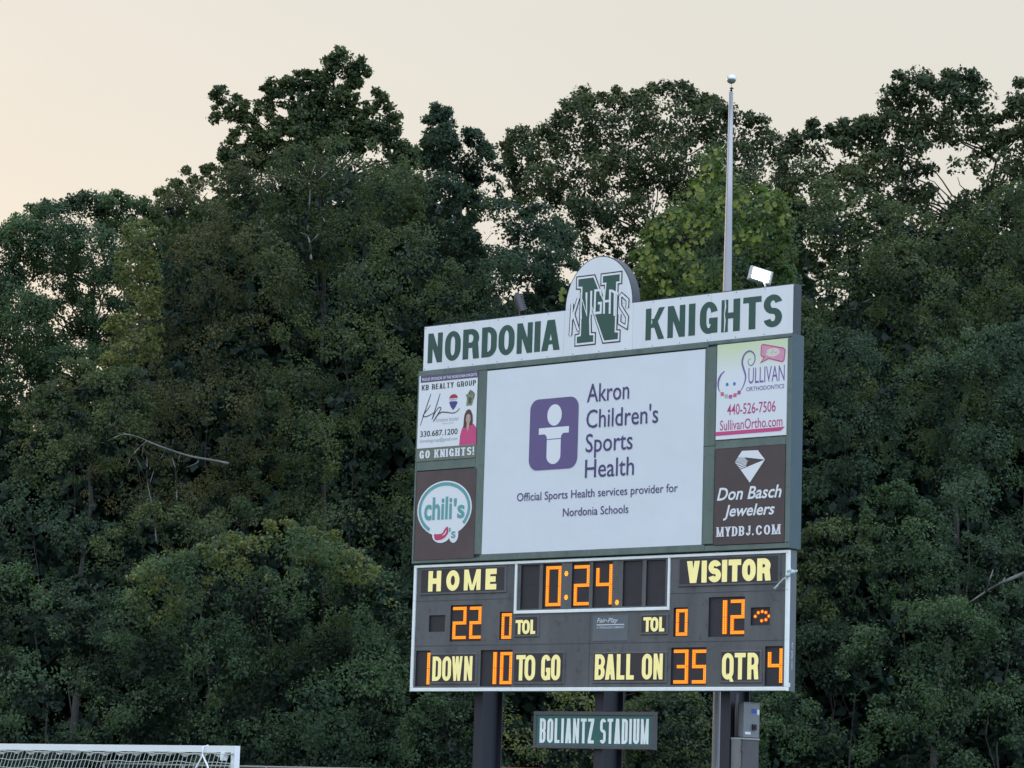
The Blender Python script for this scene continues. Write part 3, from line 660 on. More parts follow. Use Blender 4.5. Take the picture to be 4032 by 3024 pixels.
def digit(parent, ch, x0, x1, z0, z1, t=.068, th=.058):
    z0, z1 = Zp(z0), Zp(z1); mz = (z0 + z1) / 2; g_ = .003
    if ch == '1': seg_mesh(parent, x0, x1, mz + g_, z1, False); seg_mesh(parent, x0, x1, z0, mz - g_, False); return
    for s in SEG[ch]:
        if s == 'a': seg_mesh(parent, x0 + (0 if ch in '05' else .0), x1, z1 - th, z1, True)
        if s == 'd': seg_mesh(parent, x0, x1, z0, z0 + th, True)
        if s == 'g': seg_mesh(parent, x0 + (t if ch == '4' else 0) + (.07 if ch == '3' else 0), x1 - (t if ch in '43' else 0), mz - th / 2, mz + th / 2, True)
        top = z1 - (th if ch != '4' else 0) - g_
        mid_t = mz + (th / 2 + g_ if ch in '25' else g_); mid_b = mz - (th / 2 + g_ if ch in '25' else g_)
        if s == 'f': seg_mesh(parent, x0, x0 + t, mid_t if ch != '4' else mz - th / 2, top - (.06 if ch == '4' else 0), False)
        if s == 'b': seg_mesh(parent, x1 - t, x1, mid_t, top, False)
        if s == 'e': seg_mesh(parent, x0, x0 + t, z0 + th + g_, mid_b, False)
        if s == 'c': seg_mesh(parent, x1 - t, x1, z0 + (th + g_ if ch not in '4' else 0), mid_b, False)
wins = []
for (a, e, z0_, z1_) in cells:
    b = MB(); z0q, z1q = Zp(z0_), Zp(z1_)
    b.quad((a, .0335, z0q), (e, .0335, z0q), (e, .0335, z1q), (a, .0335, z1q))
    b.quad((a, 0, z0q), (a, .0335, z0q), (a, .0335, z1q), (a, 0, z1q)); b.quad((e, .0335, z0q), (e, 0, z0q), (e, 0, z1q), (e, .0335, z1q))
    b.quad((a, .0335, z1q), (e, .0335, z1q), (e, 0, z1q), (a, 0, z1q)); b.quad((a, 0, z0q), (e, 0, z0q), (e, .0335, z0q), (a, .0335, z0q))
    wins.append(b.build('digit_window', RECESS, sb))
digit(wins[1], '0', .963, 1.325, 3.528, 4.262); digit(wins[2], '2', 1.632, 1.998, 3.528, 4.258); digit(wins[3], '4', 2.15, 2.522, 3.531, 4.259)
digit(wins[6], '2', -1.313, -.978, 2.955, 3.562); digit(wins[6], '2', -.888, -.601, 2.957, 3.559)
digit(wins[7], '0', -.088, .163, 2.945, 3.42, .06); digit(wins[9], '1', -1.932, -1.846, 2.107, 2.707)
digit(wins[10], '1', -.268, -.185, 2.109, 2.702); digit(wins[10], '0', -.094, .203, 2.107, 2.70, .072)
digit(wins[11], '0', 3.99, 4.246, 2.943, 3.413, .06); digit(wins[12], '1', 5.01, 5.10, 2.96, 3.547); digit(wins[12], '2', 5.18, 5.48, 2.955, 3.554)
digit(wins[14], '3', 3.96, 4.277, 2.104, 2.70); digit(wins[14], '5', 4.368, 4.682, 2.104, 2.695); digit(wins[15], '4', 5.99, 6.30, 2.11, 2.70)
def dotcluster(par, x, z, r=.032, y=-.003):
    b = MB()
    for i in range(7):
        a = i * PI / 3; rx = 0 if i == 6 else r * .68
        b.prism([(px_, pz_) for px_, pz_ in ellipse(x + rx * math.cos(a), Zp(z) + rx * 1.15 * math.sin(a), r * .36, r * .36, 8)], y - .006, y, 1)
    b.prism(ellipse(x, Zp(z), r * .95, r * 1.08, 14), y, y + .002, 0)
    b.build('indicator_dot', [LED, LEDH], par)
for x, z in ((1.464, 4.114), (1.472, 3.679), (2.665, 3.56)): dotcluster(sb, x, z, .044)
for x, z in ((5.705, 3.254), (5.769, 3.317), (5.852, 3.335), (5.928, 3.317), (5.994, 3.254), (5.931, 3.193), (5.842, 3.177)):
    b = MB(); b.prism(ellipse(x, Zp(z), .032, .031, 12), .02, .0335, 0); b.prism(ellipse(x, Zp(z), .019, .018, 10), .018, .02, 1); b.build('led_dot', [LED, LEDH], wins[13])
# caption plates
CAP = [
 (-2.148, .025, 3.80, 4.305, 'HOME', [(-1.935, -1.606), (-1.473, -1.138), (-1.022, -.605), (-.483, -.21)], 3.866, 4.257, .115),
 (4.052, 6.247, 3.80, 4.312, 'VISITOR', [(4.24, 4.526), (4.566, 4.68), (4.716, 4.99), (5.009, 5.12), (5.15, 5.421), (5.445, 5.732), (5.763, 6.046)], 3.863, 4.250, .113),
 (.262, .858, 2.966, 3.36, 'TOL', [(.295, .475), (.455, .64), (.655, .775)], 3.022, 3.285, .062),
 (3.285 - .06, 3.845, 2.964, 3.331, 'TOL', [(3.295, 3.475), (3.455, 3.635), (3.65, 3.768)], 3.022, 3.28, .062),
 (-1.834, -.630, 2.107, 2.688, 'DOWN', [(-1.75, -1.525), (-1.50, -1.275), (-1.255, -.985), (-.945, -.742)], 2.17, 2.63, .082),
 (.265, 1.495, 2.10, 2.69, 'TOGO', [(.34, .565), (.545, .80), (.945, 1.165), (1.18, 1.40)], 2.170, 2.637, .085),
 (2.15, 3.838, 2.13 - .02, 2.67, 'BALLON', [(2.21, 2.44), (2.452, 2.68), (2.712, 2.894), (2.931, 3.106), (3.285, 3.515), (3.547, 3.752)], 2.177, 2.632, .085),
 (5.008, 5.892, 2.107, 2.67, 'QTR', [(5.05, 5.30), (5.32, 5.555), (5.594, 5.825)], 2.168, 2.626, .085)]
for x0_, x1_, z0_, z1_, s, sp_, c0, c1, t_ in CAP:
    b = MB(); b.bevbox(x0_, x1_, -.022, -.0008, Zp(z0_), Zp(z1_), .012, 0); pl_ = b.build('caption_panel', [CABINET], sb)
    b = MB(); b.poly(rect(x0_ + .025, x1_ - .045, Zp(z0_ + .045), Zp(z1_ - .022)), -.0235); b.build('caption_field', PLATE, pl_)
    word(s, sp_, Zp(c0), Zp(c1), t_, -.026, YEL, pl_, th=t_ * .9)
LGT = mat('logo_light', (.62, .68, .70), .5)
b = MB(); b.bevbox(2.12, 2.932, -.008, -.0008, Zp(2.87), Zp(3.332), .004); mp_ = b.build('maker_plate', mat('plate_grey', (.125, .14, .15), .55, var=.1), sb)
text('Fair-Play', 2.213, 2.706, Zp(3.203), Zp(3.285), -.010, LGT, mp_, bold=.01, shear=.3)
b = MB(); b.poly(rect(2.213, 2.85, Zp(3.155), Zp(3.172)), -.010); b.build('maker_line', LGT, mp_)
text('A TRANS-LUX COMPANY', 2.217, 2.85, Zp(3.095), Zp(3.135), -.010, LGT, mp_, bold=.008)
# side of the cabinet: web address running down, small white label
me = text('fair-play.com', 0, .46, 0, .045, 0, LGT, sb, name='side_lettering')
bsb = list(sb['_b'])
for v in me.data.vertices:
    u, w = v.co.x + bsb[0], v.co.z + bsb[2]
    v.co = (sx1 + .003 - bsb[0], .10 + w - bsb[1], Zp(2.80) - u - bsb[2])
b = MB(); b.quad((sx1 + .003, .03, Zp(2.04)), (sx1 + .003, .075, Zp(2.04)), (sx1 + .003, .075, Zp(2.11)), (sx1 + .003, .03, Zp(2.11))); b.build('side_label', PWHITE, sb)

# antenna bracket hanging on the right edge
an = thing('broken_antenna', (6.47, -.02, Zp(3.93)), label='pale broken antenna dangling from a knotted bracket on the scoreboard right edge', cat='antenna')
b = MB(); rg = random.Random(4)
for k in range(7):
    c = (6.47 + rg.uniform(-.05, .09), -.02 + rg.uniform(-.05, .08), Zp(3.97) + rg.uniform(-.06, .06)); r_ = rg.uniform(.022, .04)
    b.tube([(c[0] - r_, c[1], c[2] - r_ * .6), c, (c[0] + r_ * .8, c[1] + r_ * .4, c[2] + r_)], [r_ * .5, r_, r_ * .4], 7)
b.build('bracket', mat('pale_plastic', (.5, .58, .58), .5), an, smooth=True)
b = MB(); b.tube([(6.45, -.05, Zp(3.93)), (6.34, -.07, Zp(3.87)), (6.22, -.09, Zp(3.745)), (6.19, -.09, Zp(3.71))], [.010, .012, .015, .034], 8); b.build('rod', MATS['pale_plastic'], an, smooth=True)

# ------------------------------------------------------------------ stadium name sign
YG = .23
ss = thing('stadium_sign', (2.0, YG, Zp(.93)), label='green stadium name sign in a dark frame on the middle column', cat='sign')
def gx(X, Y): return lp(X, Y, YG)
(ax, az), (ex, ez) = gx(.785, .94), gx(3.59, 1.608)
b = MB(); w_ = .07
b.bevbox(ax, ex, YG - .02, YG + .0698, az, az + w_, .008); b.bevbox(ax, ex, YG - .02, YG + .0698, ez - w_, ez, .008); b.bevbox(ax, ax + w_, YG - .0185, YG + .0698, az + w_, ez - w_, .008); b.bevbox(ex - w_, ex, YG - .0185, YG + .0698, az + w_, ez - w_, .008)
b.build('sign_frame', mat('frame_dark', (.085, .085, .09), .5, var=.15), ss)
b = MB(); b.box(ax + w_ * .6, ex - w_ * .6, YG, YG + .06, az + w_ * .6, ez - w_ * .6); b.build('sign_panel', SIGNG, ss)
(tx0, tz0), (tx1, tz1) = gx(.935, 1.038), gx(2.212, 1.483)
word('BOLIANTZ', even('BOLIANTZ', tx0, tx1, gap=.24), tz0, tz1, .060, YG - .004, TRIM, ss, th=.056)
(tx0, tz0), (tx1, tz1) = gx(2.35, 1.038), gx(3.455, 1.483)
word('STADIUM', even('STADIUM', tx0, tx1, gap=.24), tz0, tz1, .060, YG - .004, TRIM, ss, th=.056)

# ------------------------------------------------------------------ electrical boxes on the right column
e1 = thing('electrical_box', (5.07, .51, 2.9), label='upper, lighter grey electrical box with a blue sticker on the right column', cat='electrical box', group='electrical boxes on the right column')
X0 = 5.003
b = MB(); b.box(X0, X0 + .13, .51, .97, Zp(1.205), Zp(1.79)); b.build('enclosure', BOXG, e1)
b = MB(); b.box(X0 + .131, X0 + .145, .505, .975, Zp(1.20), Zp(1.795)); b.build('door', mat('box_door', (.19, .20, .20), .4, var=.06), e1)
b = MB(); b.box(X0 - .01, X0 + .155, .50, .98, Zp(1.796), Zp(1.808)); b.build('rain_lip', BOXG, e1)
xf = X0 + .148
for nm, y0_, y1_, z0_, z1_, mt_ in (('blue_sticker', .73, .87, 1.62, 1.70, mat('sticker_blue', (.03, .07, .35), .4)), ('white_sticker', .90, .965, 1.60, 1.69, PWHITE), ('lower_label', .55, .715, 1.25, 1.295, PWHITE)):
    b = MB(); b.quad((xf, y0_, Zp(z0_)), (xf, y1_, Zp(z0_)), (xf, y1_, Zp(z1_)), (xf, y0_, Zp(z1_))); b.build(nm, mt_, e1)
b = MB(); b.box(xf, xf + .03, .75, .86, Zp(1.33), Zp(1.43)); b.box(xf + .03, xf + .05, .79, .82, Zp(1.35), Zp(1.41)); b.build('switch_handle', BLACKV, e1)
e2 = thing('electrical_box', (5.11, .34, 1.6), label='lower, dark grey electrical cabinet under the lighter box on the right column', cat='electrical box', group='electrical boxes on the right column')
b = MB(); b.box(X0, X0 + .20, .35, .86, 1.55, Zp(1.155)); b.build('enclosure', BOXG, e2)
b = MB(); b.box(X0 + .202, X0 + .22, .385, .865, 1.56, Zp(1.15)); b.build('door', BOXD, e2)
b = MB(); b.box(X0 - .005, X0 + .235, .345, .87, Zp(1.156), Zp(1.185)); b.build('rain_lip', mat('box_lip', (.33, .33, .31), .45), e2)
b = MB()
for z in (1.8, 2.3, 2.65): b.box(X0 + .19, X0 + .232, .352, .383, z, z + .09)
b.build('hinge', BOXD, e2)
cd = thing('electrical_conduit', (5.03, .42, 0), label='dark conduit pipe running down the right column behind the boxes', cat='conduit')
b = MB(); b.tube([(5.025, .47, Zp(1.2)), (5.025, .47, Zp(1.95))], .02, 8); b.build('pipe', BOXD, cd, smooth=True)
b = MB(); b.tube([(5.025, .43, Zp(1.2)), (5.025, .43, Zp(1.95))], .014, 8); b.build('pipe', BOXD, cd, smooth=True)

# ------------------------------------------------------------------ floodlights on the header
def floodlight(x, zc, tilt, lit, label):
    t = thing('floodlight', (x, .3, Zp(9.05)), label=label, cat='floodlight', group='floodlights behind the header sign')
    R_ = Matrix.Translation((x, .32, Zp(zc))) @ Matrix.Rotation(math.radians(50 if lit else -10), 4, 'Z') @ Matrix.Rotation(math.radians(tilt), 4, 'Y') @ Matrix.Rotation(math.radians(-8 if lit else 35), 4, 'X')
    def put(b_): b_.v = [tuple(R_ @ Vector(p)) for p in b_.v]; return b_
    b = MB(); b.bevbox(-.21, .21, -.04, .05, -.13, .13, .02); put(b).build('housing', mat('lamp_housing', (.42, .42, .40), .5) if lit else mat('lamp_dark', (.05, .05, .06), .5), t)
    b = MB(); [b.box(-.15 + i * .102, -.15 + i * .102 + .094, -.046, -.0405, -.10 + j * .103, -.10 + j * .103 + .095) for i in range(3) for j in range(2)]
    put(b).build('lens', mat('lamp_glow', (1, 1, 1), .3, emit=(1.0, 1.0, .93), es=22.0) if lit else mat('lamp_glass', (.06, .06, .08), .15), t)
    b = MB()
    for i in range(9): b.box(-.18 + i * .043, -.17 + i * .043, .05, .10, -.11, .11)
    put(b).build('cooling_fins', mat('fin_dark', (.2, .2, .2), .5), t)
    b = MB(); b.tube([(x + .05, .34, Zp(zc) - .08), (x + (.2 if lit else .08), .26, Zp(8.98)), (x + (.2 if lit else .08), .22, Zp(8.85))], .018, 6); b.build('bracket', ALU if lit else MATS['lamp_dark'], t)
    return R_
floodlight(5.47, 9.31, 14, True, 'lit white floodlight glowing above the right end of the header sign')
floodlight(-.16, 9.30, 62, False, 'unlit dark floodlight tilted up behind the left half of the header sign')

# ------------------------------------------------------------------ flagpole
PX, PY = 4.13, 53.5
fp = thing('flagpole', (PX, PY, 0), board=False, label='tall tapered silver flagpole with a ball finial behind the scoreboard', cat='flagpole')
kk = 53.5 / 52
ztop = CAMZ + 13.50 * kk
b = MB(); n = 14
zl = [0, 2, 4, CAMZ + 7.2, CAMZ + 9.7, CAMZ + 11.6, ztop]
rl = [.120, .118, .116, .106, .088, .066, .042]
b.tube([(PX, PY, z) for z in zl], rl, 24); b.build('shaft', ALU, fp, smooth=True)
b = MB(); b.tube([(PX, PY, CAMZ + 10.9), (PX, PY, CAMZ + 10.93)], .068, 20); b.build('joint_ring', ALU, fp)
b = MB(); b.tube([(PX, PY, 0), (PX, PY, .08), (PX, PY, .12)], [.24, .22, .12], 20); b.build('base_collar', ALU, fp)
b = MB(); b.tube([(PX, PY, ztop), (PX, PY, ztop + .03), (PX + .01, PY, ztop + .08), (PX, PY, ztop + .1)], [.02, .035, .045, .012], 10); b.build('truck', mat('truck_dark', (.12, .09, .10), .5), fp, smooth=True)
b = MB(); b.tube([(PX, PY, ztop + .1), (PX, PY, ztop + .18)], .008, 6); b.build('finial_stem', ALU, fp)
b = MB(); R0 = .098; zc = ztop + .17 + R0; a_ = [PI * i / 12 for i in range(13)]
b.tube([(PX, PY, zc - R0 * math.cos(t)) for t in a_], [max(.002, R0 * math.sin(t)) for t in a_], 20); b.build('ball', mat('finial_silver', (.62, .62, .63), .28, metal=.9), fp, smooth=True)
b = MB(); b.tube([(PX - .125 * (1 - z / 24), PY - .05, z) for z in np.linspace(1.2, ztop, 8)], .006, 5); b.build('halyard', mat('rope', (.7, .66, .58), .8), fp)
b = MB(); b.tube([(PX - .105, PY - .06, 1.15), (PX - .125, PY - .07, 1.25), (PX - .125, PY - .07, 1.4)], .012, 5); b.build('cleat', ALU, fp)

# ------------------------------------------------------------------ football goal (soccer)
gc, g0 = Vector((-3.90, 41.81, 0)), Vector((-8.38, 47.2, 0))
gd = (g0 - gc).normalized(); gb = Vector((-gd.y, gd.x, 0));
if gb.y > 0: gb = -gb          # the mouth faces away, its back towards the camera
GW, GH, PR = 7.42, 2.36, .045
gl = thing('soccer_goal', tuple(gc), board=False, label='white soccer goal with net, its right corner at the lower left of the view', cat='goal')
def gpt(u, v, z): p = gc + gd * u + gb * v; return (p.x, p.y, z)
def gbox(b_, u0, u1, v0, v1, z0, z1):
    n = len(b_.v); b_.v += [gpt(u, v, z) for z in (z0, z1) for u, v in ((u0, v0), (u1, v0), (u1, v1), (u0, v1))]
    for q in ((0, 1, 5, 4), (1, 2, 6, 5), (2, 3, 7, 6), (3, 0, 4, 7), (4, 5, 6, 7), (3, 2, 1, 0)): b_.f.append(tuple(n + i for i in q)); b_.mi.append(0)
b = MB(); gbox(b, 0, GW, -PR, PR, GH - .10, GH); b.build('crossbar', GOALW, gl)
for u in (0, GW - .1): b = MB(); gbox(b, u, u + .1, -PR, PR, 0, GH - .1005); b.build('post', GOALW, gl)
for u in (.05, GW - .05):
    b = MB(); b.tube([gpt(u, .04, GH - .62), gpt(u, .5, GH - .95), gpt(u, 1.45, .5), gpt(u, 1.9, .06), gpt(u, .05, .06)], .018, 8); b.build('side_stay', GOALW, gl, smooth=True)
b = MB(); b.tube([gpt(.05, 2.0, .05), gpt(GW - .05, 2.0, .05)], .03, 8); b.build('rear_ground_bar', GOALW, gl, smooth=True)
b = MB(); b.tube([gpt(.80, -.01, GH + .004), gpt(.80, .075, GH - .02), gpt(.79, .09, GH - .15), gpt(.83, .13, GH - .27), gpt(.90, .18, GH - .42), gpt(1.0, .3, GH - .9)], [.012] * 6, 7); b.tube([gpt(.79, .09, GH - .14), gpt(.60, .12, GH - .30), gpt(.42, .15, GH - .50), gpt(.3, .2, GH - .9)], .014, 7); b.build('net_brace', GOALW, gl, smooth=True)
b = MB(); b.box(0, 0, 0, 0, 0, 0); b = MB(); gbox(b, .26, .36, .0, .06, GH - .22, GH - .1005); b.build('net_clip', GOALW, gl)
b = MB(); rg = random.Random(9)
def netp(u, s):      # s: metres of net from the crossbar backwards and down
    sag = .014 * math.sin(u * 4.4 + 1.2) + .006 * math.sin(u * 9.1)
    v, z = .05 + s * .30 + .42 * max(0, s - .6), GH - .12 - s * .88
    hang = .03 * math.sin(min(s, 1) * PI)
    return gpt(min(max(u, .02), GW - .02), min(v, 2.0), max(z - hang + sag * min(1, s * 2), .06))
for i in range(int(GW / .12) + 1):
    u = i * .12 + .03; b.tube([netp(u, s) for s in np.linspace(0, 2.9, 16)], .006, 4, cap=False)
for j in range(25):
    s = j * .14; b.tube([netp(u + rg.uniform(-.005, .005), s + .012 * math.sin(u * 7 + j)) for u in np.linspace(0, GW, 62)], .006 if j else .010, 4, cap=False)
tag(b.build('net', NETM, gl), kind='stuff')
b = MB()
for i in range(16):
    u = .25 + i * .46; b.tube([gpt(u, -.02, GH - .105), gpt(u + .23, -.005, GH - .14 - .025 * rg.random()), gpt(u + .46, -.02, GH - .105)], [.006, .022, .006], 6)
b.build('net_sleeve', GOALW, gl, smooth=True)

# ------------------------------------------------------------------ fence behind, with a red panel
fc = thing('chain_link_fence', (0, 2.6, 0), label='grey chain-link fence behind the goal and the scoreboard', cat='fence')
GALV = mat('galvanised', (.30, .33, .32), .5, metal=.4)
FZ = 2.215
b = MB(); b.tube([(-14, 2.6, FZ), (12, 2.6, FZ + .02)], .024, 8); b.build('top_rail', GALV, fc, smooth=True)
for i in range(11): b = MB(); x = -14 + i * 2.6; b.tube([(x, 2.6, 0), (x, 2.6, FZ + .0)], .03, 8); b.build('fence_post', GALV, fc, smooth=True)
b = MB()
for i in range(360):
    x = -14 + i * .072
    for s in (1, -1):
        a = (x, 2.63 + s * .002, .04); e = (x + s * 2.1, 2.63 + s * .002, FZ - .04)
        if e[0] < -14 or e[0] > 12: continue
        b.tube([a, e], .0022, 3, cap=False)
tag(b.build('wire_mesh', GALV, fc), kind='stuff')
rx0, rz1 = lp(-.20, .587, 2.4)
rp = thing('red_banner', (-.9, 2.5, .5), label='red vinyl banner on the fence under the scoreboard, between the left and middle columns', cat='banner')
b = MB(); N_ = 24
REDM = mat('red_vinyl', (.55, .10, .08), .5, var=.1)
for i in range(N_ + 1):
    x = -2.45 + i * 2.75 / N_; y = 2.52 + .012 * math.sin(i * 1.7)
    for z in (1.1, 2.318 - .0 * i): b.v.append((x, y, z))
for i in range(N_): b.f.append((2 * i, 2 * i + 2, 2 * i + 3, 2 * i + 1)); b.mi.append(0)
b.build('vinyl_sheet', REDM, rp, smooth=True)
b = MB()
for i in range(6): x = -2.42 + i * .54; b.tube([(x, 2.515, 2.29), (x, 2.56, 2.27)], .012, 6)
b.build('grommets', GALV, rp)
# ------------------------------------------------------------------ foliage
def leafmat(name, col, col2, trans=.3, rough=.55):
    col = (col[0] * .90, col[1] * .80, col[2] * .88); col2 = (col2[0] * 1.0, col2[1] * .87, col2[2] * .92)
    if name in MATS: return MATS[name]
    mm = bpy.data.materials.new(name); mm.use_nodes = True; nt = mm.node_tree; N = nt.nodes; L = nt.links
    bs = N['Principled BSDF']; outn = N['Material Output']
    ge = N.new('ShaderNodeNewGeometry'); tc_ = N.new('ShaderNodeTexCoord')
    nz = N.new('ShaderNodeTexNoise'); nz.inputs['Scale'].default_value = .55; nz.inputs['Detail'].default_value = 3; L.new(tc_.outputs['Object'], nz.inputs['Vector'])
    r1 = N.new('ShaderNodeMapRange'); r1.inputs['From Min'].default_value = .35; r1.inputs['From Max'].default_value = .65; L.new(nz.outputs['Fac'], r1.inputs['Value'])
    ad = N.new('ShaderNodeMath'); ad.operation = 'MULTIPLY_ADD'; L.new(ge.outputs['Random Per Island'], ad.inputs[0]); ad.inputs[1].default_value = .28
    m2 = N.new('ShaderNodeMath'); m2.operation = 'MULTIPLY'; L.new(r1.outputs[0], m2.inputs[0]); m2.inputs[1].default_value = .8; L.new(m2.outputs[0], ad.inputs[2])
    mx = N.new('ShaderNodeMix'); mx.data_type = 'RGBA'; L.new(ad.outputs[0], mx.inputs['Factor']); mx.inputs[6].default_value = (*col, 1); mx.inputs[7].default_value = (*col2, 1)
    # value jitter per leaf
    mu = N.new('ShaderNodeMath'); mu.operation = 'MULTIPLY'; L.new(ge.outputs['Random Per Island'], mu.inputs[0]); mu.inputs[1].default_value = 17.3
    fr_ = N.new('ShaderNodeMath'); fr_.operation = 'FRACT'; L.new(mu.outputs[0], fr_.inputs[0])
    rv = N.new('ShaderNodeMapRange'); L.new(fr_.outputs[0], rv.inputs['Value']); rv.inputs['To Min'].default_value = .78; rv.inputs['To Max'].default_value = 1.25
    sc = N.new('ShaderNodeVectorMath'); sc.operation = 'SCALE'; L.new(mx.outputs[2], sc.inputs[0]); L.new(rv.outputs[0], sc.inputs['Scale'])
    L.new(sc.outputs[0], bs.inputs['Base Color']); bs.inputs['Roughness'].default_value = rough; bs.inputs['Specular IOR Level'].default_value = .14
    tr_ = N.new('ShaderNodeBsdfTranslucent'); s2_ = N.new('ShaderNodeVectorMath'); s2_.operation = 'MULTIPLY'; L.new(sc.outputs[0], s2_.inputs[0]); s2_.inputs[1].default_value = (1.3, 1.5, .6); L.new(s2_.outputs[0], tr_.inputs['Color'])
    ms = N.new('ShaderNodeMixShader'); ms.inputs[0].default_value = trans; L.new(bs.outputs[0], ms.inputs[1]); L.new(tr_.outputs[0], ms.inputs[2]); L.new(ms.outputs[0], outn.inputs['Surface'])
    MATS[name] = mm; return mm
LM = {
 'dark': leafmat('leaf_dark', (.026, .058, .038), (.058, .104, .054)),
 'crown': leafmat('leaf_crown', (.030, .058, .028), (.080, .112, .042), .22),  # olive darkened: the shade of backlit treetops is put into the colour
 'shade': leafmat('leaf_shade', (.014, .032, .022), (.026, .050, .030), .15),  # shade of the crown hollows painted in as a darker leaf colour
 'olive': leafmat('leaf_olive', (.040, .074, .036), (.098, .140, .052)),
 'brown': leafmat('leaf_brownish', (.050, .072, .038), (.112, .128, .054)),
 'blue': leafmat('leaf_bluegreen', (.038, .080, .050), (.080, .138, .076)),
 'mid': leafmat('leaf_mid', (.034, .076, .042), (.082, .146, .062)),
 'bright': leafmat('leaf_bright', (.084, .128, .046), (.185, .215, .076), .35),
 'lime': leafmat('leaf_lime', (.048, .104, .036), (.118, .185, .050), .35, .45),
}
BARK = mat('bark', (.036, .031, .027), .85, var=.3, vscale=6, bump=.5, bscale=25)
PALEB = mat('pale_bark', (.36, .36, .33), .8, var=.2, vscale=5, bump=.3, bscale=25)

def foliage(name, C, R, nper, size, mt, parent, rng, aspect=.66, outward=.55, droop=.25, N=None):
    """C clump centres (n,3) world, R clump radii (n,): nper leaves each -> one mesh of 4-sided leaves"""
    n = len(C); k = nper
    c = np.repeat(C, k, 0); r = np.repeat(R, k)
    d = rng.normal(size=(n * k, 3)); d /= np.linalg.norm(d, axis=1)[:, None]
    rad = r * rng.uniform(.25, 1.0, n * k) ** .6
    p = c + d * rad[:, None] * np.array([1, 1, .8])
    ax = d * outward + rng.normal(size=(n * k, 3)) * .55; ax[:, 2] -= droop; ax /= np.linalg.norm(ax, axis=1)[:, None]
    nr = rng.normal(size=(n * k, 3)) * (.42 if N is not None else .8) + np.array([0, -.15, .45]) + d * .45
    if N is not None: nr += np.repeat(N, k, 0) * .85
    nr -= (nr * ax).sum(1)[:, None] * ax; nr /= np.linalg.norm(nr, axis=1)[:, None]
    sd_ = np.cross(ax, nr); s = size * rng.uniform(.65, 1.3, n * k)[:, None]
    v = np.empty((n * k, 4, 3)); v[:, 0] = p - ax * s * .5; v[:, 1] = p - ax * s * .08 + sd_ * s * aspect * .5 + nr * s * .06
    v[:, 2] = p + ax * s * .5 - nr * s * .05; v[:, 3] = p - ax * s * .08 - sd_ * s * aspect * .5 + nr * s * .06
    if parent is not None: v -= np.array(parent['_b'])
    return leafmesh(name, v.reshape(-1, 3), mt, parent)
def leafmesh(name, v, mt, parent):
    nf = len(v) // 4; me = bpy.data.meshes.new(name)
    me.vertices.add(len(v)); me.vertices.foreach_set('co', v.astype(np.float32).ravel())
    me.loops.add(nf * 4); me.loops.foreach_set('vertex_index', np.arange(nf * 4, dtype=np.int32))
    me.polygons.add(nf); me.polygons.foreach_set('loop_start', np.arange(0, nf * 4, 4, dtype=np.int32))
    me.materials.append(mt); me.update(calc_edges=True)
    o = bpy.data.objects.new(name, me); COL.objects.link(o)
    if parent is not None: o.parent = parent
    o['kind'] = 'stuff'
    global NLEAF; NLEAF += nf
    return o
NLEAF = 0
def inside(P, poly):
    x, y = P[:, 0], P[:, 1]; r = np.zeros(len(P), bool); n = len(poly); dist = np.full(len(P), 1e9)
    for i in range(n):
        x1, y1 = poly[i]; x2, y2 = poly[(i + 1) % n]
        c = ((y1 > y) != (y2 > y)) & (x < (x2 - x1) * (y - y1) / (y2 - y1 + 1e-12) + x1); r ^= c
        ex, ey = x2 - x1, y2 - y1; t = np.clip(((x - x1) * ex + (y - y1) * ey) / (ex * ex + ey * ey + 1e-9), 0, 1)
        dist = np.minimum(dist, np.hypot(x - x1 - t * ex, y - y1 - t * ey))
    return r, dist
def atv(X, Y, D):
    k = 4032 / 2212.0
    d = np.stack([(X * k - 2016) / FPX, (1512 - Y * k) / FPX, np.ones_like(X)], 1) @ NPM
    p = d * (D / d[:, 1])[:, None]; p[:, 2] += CAMZ; return p
def limb(b, p0, p1, r0, r1, rng, n=5, wob=.06):
    p0, p1 = np.array(p0, float), np.array(p1, float); L_ = np.linalg.norm(p1 - p0); pts = []
    for i in range(n + 1):
        t = i / n; q = p0 + (p1 - p0) * t + rng.normal(size=3) * wob * L_ * math.sin(PI * t) * .6; q[2] += .035 * L_ * math.sin(PI * t) * (1 if p1[2] > p0[2] else -.3); pts.append(tuple(q))
    b.tube(pts, [r0 + (r1 - r0) * i / n for i in range(n + 1)], 6)
    return pts
